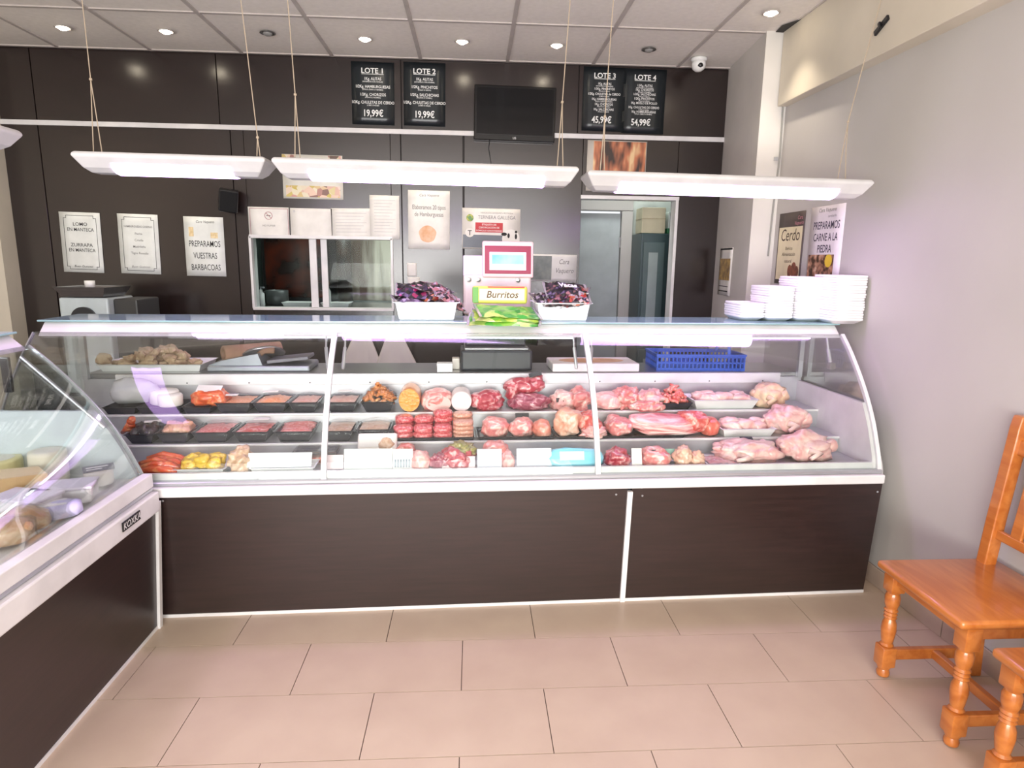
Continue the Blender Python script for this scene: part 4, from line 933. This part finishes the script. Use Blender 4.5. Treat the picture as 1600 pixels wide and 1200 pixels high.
wrapped('film-wrapped tray of pale brown filling left of the first glass joint', 3, 450, 497, pate, 23)
wrapped('film-wrapped tray of pink pate right of the first glass joint', 3, 507, 558, pate, 24, sticker=(0, .25, 0))
wrapped('black tray heaped with shredded orange meat under film', 3, 563, 617, shred_o, 25, d=.17, fill='heap', bulge=.01)
roll('orange glazed meat roll with sliced face on the top shelf', 3, 622, 657, 603, saus_o if False else meat_m('glaze', (206, 122, 60), (214, 140, 84), (226, 160, 110), 10), meat_m('orange_face', (226, 140, 40), (232, 160, 70), (214, 112, 30), 30), .2, sq=1.12)
t, w, d, h = cut('ham joint with pale cut face beside the orange roll', 3, 657, 612, 708, pork, 31, .18, .2, .8)
g = disc(0, 0, 1, 0, 28); o = g.done('cut_face', meat_m('ham_face', (232, 186, 180), (238, 200, 194), (226, 170, 166), 12), t); o.scale = (w*.40, 1, h*.40); o.location = (w*.04, -d*.47, h*.43)
roll('round white mortadella with plain pale face on the top shelf', 3, 704, 738, 608, mat('mortadella_rind', (216, 196, 190), .4), mat('mortadella_face', (238, 212, 214), .4, scale=20), .16)
cut('red beef joint with a white fat streak left of the big beef pieces', 3, 736, 613, 790, beef, 33, .17, .3, extra=fatcap(8) if False else None)
cut('large purple beef joint underneath on the top shelf', 3, 800, 617, 862, beef_dark, 34, .17, .3, .85)
cut('large bright red beef piece leaning on the purple joint, black tag', 3, 790, 592, 856, beef, 35, .13, .35, .9, dy=.09, dz=.055, tagp=(.32, -.25, .92), rot=(0, R_(-14), 0))
cut('pork piece with grey label and pale fat beside the beef', 3, 862, 615, 906, pork_pale, 36, .16, .35, tagp=(-.1, -.42, .5))
cut('curved pork strip hanging over the shelf edge by the second joint', 3, 893, 612, 928, pork, 37, .16, .45, dy=-.02)
cut('rounded pale pork joint just right of the second joint', 3, 925, 616, 978, pork_pale, 38, .17, .2, .95)
cut('bony pork pieces in a heap, left part, top shelf', 3, 966, 610, 1006, pork, 39, .17, .5, freq=2.0, extra=bone_end(.1, -.45, .5))
cut('bony pork pieces in a heap, right part, top shelf', 3, 998, 612, 1042, pork_pale, 40, .16, .5, freq=2.0, extra=bone_end(-.1, -.45, .45, .02))
cut('pork knuckle lying in front of the bony heap', 3, 992, 628, 1040, pork, 41, .09, .35, freq=1.8, dy=-.05)
wrapped('black tray of bright red shredded meat, unwrapped, top shelf', 3, 1034, 1082, pork_red, 42, .16, .036, fill='heap', wrap=False, bulge=.01)
wrapped('white tray of pale chicken pieces on the top shelf', 3, 1083, 1186, chick, 43, .17, .05, white_pl, fill='lumps', wrap=False)
chicken('plump yellowish chicken at the right end of the top shelf', 3, 1184, 1240, .17, chick_y, 44, .115)
# ---------------- middle shelf
g = G(); pts = []
t = thing('sausage_string', 'small string of orange sausages at the left end of the middle shelf', 'sausage', at(slot(2, 172, 196)[0], Y2+.12, Z2+.02), CA, GRP[2])
for k in range(4): G().tube([(-.03+.02*k, -.02*(k % 2), .01+.018*k), (0+.01*k, -.03, .035+.016*k), (.035, -.01*k, .02+.02*k)], [.010, .015, .010], 8).done('link', saus_o, t, True)
wrapped('black tray of black pudding with silver wrap and white card', 2, 194, 240, blackp, 51, .17, .045, fill='lumps', bulge=.01, sticker=(.1, .2, .4))
wrapped('film-wrapped black tray of pale chicken fillets on the middle shelf', 2, 242, 295, meat_m('peach_fillet', (226, 166, 138), (232, 184, 156), (238, 200, 176), 9), 52, fill='lumps', bulge=.02)
wrapped('film-wrapped black tray of pink mince, wide, middle shelf', 2, 298, 357, mince, 53)
wrapped('film-wrapped black tray of orange-red mince with white card', 2, 362, 420, pork_red, 54, sticker=(.1, .2, 0))
wrapped('film-wrapped black tray of pink meat strips left of the first joint', 2, 427, 489, mince, 55, fill='slices')
wrapped('film-wrapped tray of beige filling right of the first joint', 2, 503, 552, tan_f, 56)
wrapped('film-wrapped tray of light brown spread behind the white foam pack', 2, 556, 610, tan_f, 57, dy=.02)
t = thing('foam_pack', 'white foam pack of small goods standing upright at the front', 'food pack', at(slot(1, 553, 610)[0], Y2-.045, Z1+.02), CA, GRP[1]); t.rotation_euler = (R_(-28), 0, CA)
G().box(-.088, .088, -.012, .012, 0, .105, .011, 3).done('foam_shell', mat('clear_white_pack', (234, 226, 220), .3), t); G().box(-.075, .005, -.0145, -.011, .04, .065).done('label_sticker', paper, t)
G().blob(.07, .012, .05, 2, .4, 3, 2, c=(.04, -.012, .03)).done('contents', tan_f, t, True)
plain_tray('shallow black tray under the burger patties', 2, 612, 742, .185, .016, tray_black)
ordn = ['leftmost', 'second', 'third']
for ci, (x0, x1) in enumerate(((614, 644), (645, 676), (677, 707))):
    lx, w, ly, z = slot(2, x0, x1)
    for row in range(2):
        for k in range((2, 3)[row] + (1 if ci == 2 and row == 1 else 0)):
            o = G().blob(w*1.02, .085, .034, ci*9+row*4+k, .16, 2.2, 3, .72).done('burger_patty', patty_r, None, True)
            o.location = at(lx, ly+.05+row*.085, z+.006+k*.0265); o.rotation_euler = (0, 0, CA+.06*((k*7+ci) % 3-1))
            tag(o, 'red burger patty, %s column, %s row, %s layer' % (ordn[ci], ('front', 'back')[row], ('bottom', 'second', 'third', 'top')[k]), 'burger patty', 'red burger patties on the black tray')
lx, w, ly, z = slot(2, 708, 740)
for row in range(2):
    for k in range(5 if row else 4):
        o = G().blob(w*1.02, .085, .022, 60+row*6+k, .08, 2.2, 3, .6).done('burger_patty', patty_t, None, True)
        o.location = at(lx, ly+.05+row*.085, z+.006+k*.0195); o.rotation_euler = (0, 0, CA)
        tag(o, 'thin tan burger patty, right-hand column, %s row, %s layer' % (('front', 'back')[row], ('bottom', 'second', 'third', 'fourth', 'top')[k]), 'burger patty', 'tan burger patties')
plain_tray('wide shallow black tray under three meat lumps', 2, 746, 868, .185, .016, tray_black)
cut('left of three rounded veal lumps on the black tray', 2, 752, 656, 798, pork_red if False else pork, 61, .14, .2, .95, dz=.006)
cut('middle of three rounded veal lumps, dark tag on top', 2, 797, 656, 836, pork, 62, .14, .28, .95, dz=.006, tagp=(.05, .1, .95))
cut('right and smallest of three rounded veal lumps', 2, 834, 659, 864, meat_m('peach_meat', (218, 128, 110), (226, 150, 130), (236, 180, 160), 12), 63, .12, .15, .95, dz=.006)
plain_tray('long shallow black tray under the pork in the right half', 2, 872, 1070, .185, .014, tray_black)
cut('tall pale pork hock standing left of the second joint', 2, 870, 641, 910, meat_m('tan_pork', (222, 156, 130), (230, 180, 156), (238, 204, 186), 12), 64, .15, .3, .85, dz=.01)
cut('red pork shoulder piece behind the second joint', 2, 906, 648, 944, pork_red, 65, .16, .35, dz=.01)
cut('small ragged pork trimming in front of the second joint', 2, 912, 668, 950, pork_pale, 66, .09, .5, freq=2.2, dz=.01, dy=-.03)
cut('flat pork loin piece right of the second joint', 2, 950, 655, 994, pork, 67, .17, .3, .85, dz=.01)
t, w, d, h = cut('thick streaky pork belly slab stacked on another', 2, 990, 652, 1098, belly, 68, .16, .18, .75, dz=.03, rot=(R_(8), R_(3), 0), name='pork_belly')
cut('lower streaky pork belly slab at the shelf front', 2, 1000, 668, 1100, belly, 69, .17, .15, .7, name='pork_belly', dz=.008)
cut('long red rib strip angled over the chop', 2, 1072, 645, 1106, pork_red, 70, .17, .3, .85, rz=R_(28), dz=.02)
t, w, d, h = cut('orange-red pork chop with flat cut face', 2, 1100, 655, 1129, meat_m('chop', (214, 96, 80), (222, 118, 100), (236, 170, 150), 8), 71, .13, .12, .8, dz=.005)
wrapped('white tray of pale chicken breasts on the middle shelf', 2, 1128, 1213, chick, 72, .17, .04, white_pl, fill='lumps', wrap=False)
chicken('pink chicken at the right end of the middle shelf', 2, 1204, 1280, .19, chick, 73, .125, rz=.2)
# ---------------- front shelf
t = thing('sausage_pile', 'pile of orange-red fresh sausages at the left of the front shelf', 'sausages', at(slot(1, 214, 268)[0], Y1+.10, Z1), CA, GRP[1])
for k in range(7):
    y = -.07+.024*k; G().tube([(-.085, y, .018+.012*(k % 3)), (-.02, y+.006, .030+.012*(k % 3)), (.05, y, .028+.012*(k % 2)), (.085, y-.004, .018)], [.008, .017, .017, .008], 10).done('sausage', saus_o, t, True)
wrapped('open tray of bright yellow marinated chicken on the front shelf', 1, 268, 350, yellowm, 82, .18, .03, white_pl, fill='lumps', bulge=.02)
cut('tan breaded piece right of the yellow chicken', 1, 350, 705, 390, tan_f, 83, .12, .4, freq=2)
def card(label, tier, x0, y0, x1, y1, ly, m, tilt=-20, name='price_card'):
    a, b = cY(x0, y0, ly), cY(x1, y1, ly); w, h = b.x-a.x, (a.z-b.z)
    t = thing(name, label, 'card', at((a.x+b.x)/2, ly, b.z), CA, 'white cards in the meat case'); t.rotation_euler = (R_(tilt), 0, CA)
    G().box(-w/2, w/2, -.001, .001, 0, h).done('card_sheet', m, t)
    G().box(-w/2, w/2, 0, .03, 0, .002).done('card_foot', m, t); return t, w, h
bright = mat('bright_card', (240, 246, 246), .5)
plain_tray('flat white tray at the front left of the first joint', 1, 390, 490, .12, .03, white_pl)
t, w, h = card('wide white card lying at the front left of the first joint', 1, 384, 708, 486, 729, .05, bright, -35)
t, w, h = card('pale pink card just right of the first joint', 1, 508, 712, 536, 733, .045, mat('pale_pink_card', (226, 206, 210), .5))
t, w, h = card('large blank white card right of the first joint', 1, 536, 703, 613, 733, .055, bright)
t, w, h = card('white card with grey barcode print beside the blank card', 1, 613, 703, 645, 733, .055, bright)
letters([], mat('grey_print', (150, 160, 170), .6), t, -.0015, 'printed_bar', [(-w*.42+i*w*.14, -w*.42+i*w*.14+w*.09, h*.1, h*.5) for i in range(6)])
t = thing('clear_tub', 'clear plastic tub of orange pieces behind the first joint', 'tub', at(slot(1, 452, 514)[0], Y1+.19, Z1), CA, GRP[1])
traymesh(.19, .12, .06, glass_mat('tub_plastic', (240, 236, 230), 1.0, .05, 1.45, milk=.12), t, 'tub'); G().box(-.09, .09, -.055, .055, .06, .066, .003).done('lid', MATS['tub_plastic'], t)
G().blob(.16, .10, .055, 4, .3, 2, 3, .8).done('contents', pork_red, t, True)
cut('orange meat slab half hidden behind the white card', 1, 615, 697, 650, pork_red, 84, .10, .2, .8, dy=.10)
cut('pale pink ham slice pack beside the barcode card', 1, 640, 708, 672, pork_pale, 85, .10, .25, .8)
cut('dark red offal piece among the front cards', 1, 672, 712, 704, beef_dark, 86, .10, .45, freq=2.2)
cut('beef trimming with green herbs on the front shelf', 1, 688, 703, 742, beef, 87, .14, .35, freq=2)
cut('olive-green herb bundle on top of the beef trimming', 1, 702, 694, 742, herb, 88, .10, .5, freq=2.4, dz=.045, dy=.04)
t, w, h = card('slanting white card in front of the herbs', 1, 690, 714, 742, 731, .045, mat('pinkish_card', (236, 220, 222), .5), -30)
t, w, h = card('pale blue-white card right of the herbs', 1, 746, 703, 784, 731, .05, mat('bluish_card', (226, 230, 242), .5))
cut('salmon-pink meat piece peeping behind the pale blue card', 1, 752, 694, 800, pork, 89, .13, .3, dy=.05)
cut('small pale meat slices right of the pale blue card', 1, 782, 708, 806, pork_pale, 90, .12, .3)
t, w, h = card('tall white card left of the blue plastic packet', 1, 808, 702, 862, 728, .06, mat('bluish_card', (226, 230, 242), .5))
t = thing('plastic_packet', 'turquoise plastic packet with white print by the second joint', 'packet', at(slot(1, 860, 940)[0], Y1+.05, Z1+.005), CA, GRP[1]); t.rotation_euler = (R_(-25), 0, CA)
o = G().blob(.25, .05, .085, 7, .2, 2, 3, .6).done('pouch', mat('turquoise_film', (120, 206, 226), .25, col2=(150, 218, 234), scale=6, coat=.4), t, True)
G().box(-.07, .04, -.030, -.027, .025, .065, .002).done('white_print', mat('pale_blue_print', (206, 232, 242), .4), t)
def small(label, x0, y0, x1, m, seed, **k): cut(label, 1, x0, y0, x1, m, seed, **k)
small('dark pink meat slice with white tag right of the second joint', 951, 705, 988, beef, 91, d=.12, lump=.4, freq=2)
small('pink meat with black tag on the front shelf', 1002, 702, 1050, pork, 92, d=.13, lump=.35, tagp=(0, -.3, .7))
t, w, h = card('upright white label strip between two front meats', 1, 990, 702, 1004, 738, .03, paper)
t, w, h = card('green-edged card left of the two tan balls', 1, 1040, 702, 1060, 718, .12, mat('green_card', (150, 196, 180), .5))
small('left larger tan meatball on the front shelf', 1057, 701, 1086, meat_m('ball', (226, 176, 152), (232, 192, 168), (238, 206, 186), 12), 93, d=.085, lump=.3, freq=2.6, boxy=1.0)
small('right smaller tan meatball on the front shelf', 1080, 708, 1105, MATS['ball'], 94, d=.075, lump=.3, freq=2.6, boxy=1.0)
wrapped('flat pack of thin pale slices beside the meatballs', 1, 1106, 1158, pork_pale, 95, .14, .016, foam_m, bulge=.004)
chicken('flat pink chicken with black tag on the front shelf', 1, 1130, 1236, .20, chick, 96, .085, dy=.01, rz=-.15, tagp=(.0, .02, .08))
chicken('plump pink chicken with black tag at the right end of the front shelf', 1, 1228, 1325, .21, chick, 97, .115, dy=.03, rz=.25, tagp=(-.03, .0, .11))

# ================================================================ CHEESE CASE
ZL = .663
def lc(px, py, z=.65): return onZ(px, py, z)
def wheel(label, px, py, r, h, m, name='whole_cheese', rind=None):
    p = lc(px, py); t = thing(name, label, 'cheese', (p.x, p.y, ZL), 0, 'goods in the cheese case')
    G().lathe([(.001, 0), (r*.96, 0), (r, h*.1), (r, h*.9), (r*.96, h), (.001, h)], 30).done('rind', rind or m, t, True)
    G().lathe([(r*.7, h+.0005), (r*.68, h+.0015), (.001, h+.0015)], 24).done('top_label', mat('cheese_label', (226, 220, 206), .5), t); return t
yc = mat('yellow_cheese', (226, 214, 160), .45, scale=8); cc = mat('cream_cheese', (232, 226, 206), .45, scale=8); oc = mat('beige_rind', (206, 170, 120), .5, col2=(190, 150, 104), scale=14)
wheel('pale yellow cheese wheel at the far left edge of the cheese case', 2, 757, .075, .09, yc)
wheel('tall cream cheese wheel standing near the case end', 80, 757, .062, .12, cc)
wheel('round white cheese with grey label at the case end', 156, 760, .048, .05, cheese_w)
p = lc(22, 785); t = thing('cheese_wedge', 'beige cheese wedge beside the yellow wheel', 'cheese', (p.x, p.y, ZL), R_(20), 'goods in the cheese case')
G().prism([(-.11, -.05), (.11, -.02), (.06, .09), (-.06, .09)], 'z', 0, .085).done('paste', mat('wedge_paste', (228, 200, 160), .5), t); G().prism([(-.112, -.054), (.112, -.024), (.11, -.018), (-.11, -.048)], 'z', 0, .087).done('rind', oc, t)
for (px, py, lab, rz) in ((104, 788, 'white plastic tub with pale lid in the middle of the cheese case', .3), (44, 806, 'long white pack in front of the beige wedge', -.2)):
    p = lc(px, py); t = thing('cheese_tub', lab, 'tub', (p.x, p.y, ZL), rz, 'goods in the cheese case')
    G().box(-.09, .09, -.055, .055, 0, .055, .012, 3).done('tub', mat('tub_white', (232, 226, 230), .35), t); G().box(-.094, .094, -.059, .059, .052, .062, .004).done('lid', mat('tub_lid', (222, 212, 228), .35), t)
p = lc(158, 762); t = thing('price_plate', 'grey price plate standing on the round white cheese', 'card', (p.x+.0, p.y, ZL+.052), R_(30)); t.rotation_euler = (R_(-55), 0, R_(35))
G().box(-.05, .05, -.001, .001, 0, .03).done('plate', mat('grey_plate', (120, 120, 128), .4), t); letters([], chalk, t, -.0014, 'printed_line', [(-.04, .03, .018, .022), (-.04, .01, .009, .012)])
pack = meat_m('orange_pack', (214, 160, 110), (224, 184, 140), (236, 206, 170), 14)
for (px, py, w, m, lab) in ((8, 852, .16, pack, 'orange cured pack at the front left of the cheese case'), (36, 832, .14, pack, 'tan wrapped pack behind the orange one')):
    p = lc(px, py); t = thing('wrapped_pack', lab, 'food pack', (p.x, p.y, ZL), .4, 'goods in the cheese case')
    G().blob(w, .11, .065, px, .2, 1.5, 3, .8).done('food', m, t, True); G().blob(w*1.06, .118, .069, px, .22, 1.6, 3, .8).done('wrapping', film, t, True)
p = lc(84, 812); t = thing('wrapped_pack', 'lilac-blue printed pack at the front of the cheese case', 'food pack', (p.x, p.y, ZL), .5, 'goods in the cheese case')
G().blob(.17, .10, .045, 8, .2, 1.5, 3, .7).done('food', mat('lilac_pack', (176, 170, 214), .35, col2=(200, 194, 226), scale=10), t, True); G().box(-.04, .04, -.03, .03, .043, .045).done('printed_label', paper, t)

# ================================================================ KITCHEN AND CORRIDOR THINGS
t = thing('kitchen_counter', 'steel kitchen counter seen through the hatch', 'counter', (-1.1, 5.2, 0))
G().box(-.50, .9, -.2, .5, 1.088, 1.128, .005).done('top', steel, t); G().box(-.48, .88, -.16, .5, 0, 1.088).done('base', mat('kitchen_base', (120, 124, 124), .4, .5), t)
t = thing('kitchen_oven', 'dark oven with red glow painted on its glass door seen through the left hatch pane', 'oven', (-1.52, 5.5, 1.128))
G().box(-.22, .30, .0, .45, 0, .85, .01).done('case', black_pl, t)
G().box(-.19, .27, -.012, 0, .05, .75, .004).done('glass_door', mat('oven_glow_glass', (30, 16, 14), .2, col2=(110, 40, 22), scale=5, lo=.42, hi=.68), t)  # red mottling in the glass colour stands for the oven's glow
G().tube([(-.17, -.03, .78), (.25, -.03, .78)], .008, 8).done('handle', steel, t)
t = thing('fridge', 'pale green-white refrigerator at the left of the hatch view', 'refrigerator', (-2.0, 5.55, 0))
G().box(-.28, .2, 0, .4, 1.12, 2.0, .01).done('cabinet', mat('fridge_teal', (176, 204, 198), .3), t); G().box(.14, .16, -.03, 0, 1.3, 1.6).done('handle', steel, t); G().box(-.27, .19, .01, .4, 0, 1.02).done('lower_cabinet', MATS['fridge_teal'], t)
t = thing('steel_backsplash', 'stained steel splash panel behind the right hatch pane', 'panel', (-.62, 5.97, 1.128))
G().box(-.60, .68, 0, .02, 0, .8, .002).done('sheet', mat('stained_steel', (200, 188, 172), .35, .2, col2=(92, 68, 52), scale=4, stretch=(1.6, 1, .25), lo=.42, hi=.6), t); G().box(-.60, .68, -.006, 0, .78, .80).done('top_lip', steel, t)
p = onY(538, 420, 5.85); t = thing('gas_pipe_flue', 'dark vertical flue against the steel splash panel', 'flue', (p.x, 5.85, 1.128))
G().tube([(0, 0, 0), (0, 0, .62)], .065, 14).done('pipe', mat('rusty_dark', (44, 38, 36), .5, col2=(84, 62, 50), scale=8), t, True); G().tube([(0, 0, .30), (0, 0, .34)], .052, 14).done('collar', steel, t, True)
for (px, lab) in ((466, 'white tray on the kitchen counter left of the sash bars'), (526, 'white tray on the kitchen counter right of the sash bars')):
    p = onY(px, 478, 5.12); t = thing('kitchen_tray', lab, 'tray', (p.x, 5.14, 1.128), 0, 'white trays in the kitchen'); traymesh(.22, .16, .035, white_pl, t); G().box(-.09, .09, -.06, .06, .012, .02).done('liner', paper, t)
p = onY(431, 465, 5.2); t = thing('cooking_pot', 'dark pot on the kitchen counter behind the hatch', 'pot', (p.x, 5.24, 1.128))
G().lathe([(.07, 0), (.085, .02), (.085, .12), (.08, .12), (.075, .02)], 22).done('vessel', mat('dark_pot', (70, 72, 72), .4), t, True); G().tube([(-.09, 0, .10), (-.12, 0, .105), (-.09, .02, .10)], .006, 6).done('handle', black_pl, t)
p = onY(408, 465, 5.05); t = thing('pump_bottle', 'white pump bottle at the left of the hatch', 'bottle', (p.x, 5.05, 1.128))
G().lathe([(.024, 0), (.026, .01), (.026, .10), (.012, .115), (.012, .13)], 16).done('bottle', white_pl, t, True); G().tube([(0, 0, .13), (0, 0, .15), (.03, 0, .148)], .006, 8).done('pump', alu, t)
p = onY(511, 455, 5.10); t = thing('spray_bottle', 'white spray bottle right of the sash bars', 'bottle', (p.x+.005, 5.08, 1.128))
G().lathe([(.026, 0), (.028, .01), (.028, .12), (.012, .155), (.012, .17)], 16).done('bottle', white_pl, t, True); G().box(-.035, .02, -.012, .012, .17, .20, .005).done('trigger_head', kraft, t)
p = onY(1018, 400, 5.2); t = thing('storage_locker', 'dark green double locker in the corridor', 'locker', (1.53, 5.22, 0))
lk = mat('locker_green', (52, 74, 76), .4)
G().box(-.19, .22, -.02, .30, 0, 1.73, .006).done('carcass', lk, t)
for x in (-.085, .12):
    for z0, z1 in ((.05, .80), (.88, 1.66)):
        d_ = G().box(x-.085, x+.085, -.034, -.02, z0, z1, .003).done('door', mat('locker_door', (78, 98, 98), .4), t); G().box(x-.045, x+.03, -.038, -.034, z0+.08, z1-.08).done('frosted_panel', mat('frost', (150, 164, 162), .3), d_)
for (x, w, h, m, lab) in ((1.44, .19, .20, mat('carton', (196, 188, 160), .7), 'beige carton on top of the locker'), (1.64, .16, .17, mat('white_carton', (206, 216, 210), .6), 'white box with green base on the locker')):
    t = thing('storage_box', lab, 'box', (x, 5.33, 1.733)); G().box(-w/2, w/2, -.1, .1, 0 if x < 1.5 else .04, h, .003).done('carton', m, t)
    if x > 1.5: G().box(-w/2-.006, w/2+.006, -.106, .106, 0, .04, .003).done('green_base', mat('green_lid', (40, 110, 70), .5), t)
    else: letters([('XX', .03, .09, .03, {})] if False else [], ink, t); G().box(-w/2-.002, w/2+.002, -.101, .101, h*.55, h*.58).done('tape', mat('tape', (170, 160, 130), .4), t)

# ================================================================ CHAIRS
def chair():
    t = thing('wooden_chair', '', 'chair', (0, 0, 0), 0, 'wooden chairs along the right wall')
    W, D, H = .42, .42, .45       # local: front towards -x, sitter's sides along y
    o = G().box(-.025, D, -W/2, W/2, H-.03, H, .012, 3).done('seat', wood, t); autosmooth(o)
    prof = [(.012, 0), (.021, .006), (.023, .018), (.018, .032), (.023, .038), (.023, .045)]
    up = [(.020, .125), (.024, .130), (.018, .138), (.021, .150), (.026, .190), (.024, .215), (.017, .235), (.023, .240), (.018, .247), (.023, .253), (.018, .260), (.024, .267), (.019, .275), (.025, .295), (.026, .320), (.021, .335), (.024, .342)]
    for y in (-W/2+.035, W/2-.035):
        g = G(); g.lathe(prof, 18, (.03, y, 0)); g.box(.003, .057, y-.027, y+.027, .045, .125, .006); g.lathe(up, 18, (.03, y, 0)); g.box(.004, .056, y-.026, y+.026, .342, H-.028, .004)
        autosmooth(g.done('front_leg', wood, t), 40)
        g = G(); g.rings([[(x0-.008+sx*.023, y+sy*.022, z) for sx, sy in ((-1, -1), (1, -1), (1, 1), (-1, 1))] for x0, z in ((.385, 0), (.375, .2), (.372, H), (.385, .62), (.405, .82), (.418, .955), (.424, .985), (.427, .995))])
        o = g.done('back_post', wood, t); bv = o.modifiers.new('soft', 'BEVEL'); bv.width = .006; bv.segments = 3; bv.limit_method = 'ANGLE'
        G().box(.05, .375, y-.012, y+.012, .07, .112, .004).done('side_stretcher', wood, t)
        G().box(.05, .36, y-.011, y+.011, H-.075, H-.028, .003).done('seat_rail', wood, t)
    G().box(.20, .225, -W/2+.045, W/2-.045, .075, .108, .004).done('cross_stretcher', wood, t)
    G().box(.02, .042, -W/2+.05, W/2-.05, H-.075, H-.028, .003).done('seat_rail', wood, t)
    o = G().box(-.011, .011, -W/2+.05, W/2-.05, -.028, .028, .005).done('top_rail', wood, t); o.location = (.408, 0, .885); o.rotation_euler = (0, R_(8), 0)
    o = G().box(-.010, .010, -W/2+.05, W/2-.05, -.018, .018, .005).done('lower_rail', wood, t); o.location = (.376, 0, .565); o.rotation_euler = (0, R_(6), 0)
    for y in (-.08, 0, .08):
        o = G().box(-.007, .007, -.022, .022, -.155, .155, .004).done('back_splat', wood, t); o.location = (.392, y, .725); o.rotation_euler = (0, R_(6.5), 0)
    return t
c1 = chair(); c1['label'] = 'varnished orange-brown chair with turned legs, nearest the meat counter'; c1.location = (1.495, 1.893, 0)
c2 = dup(c1, (1.485, 1.352, 0), (0, 0, 0), 'varnished orange-brown chair cut off by the lower right corner')
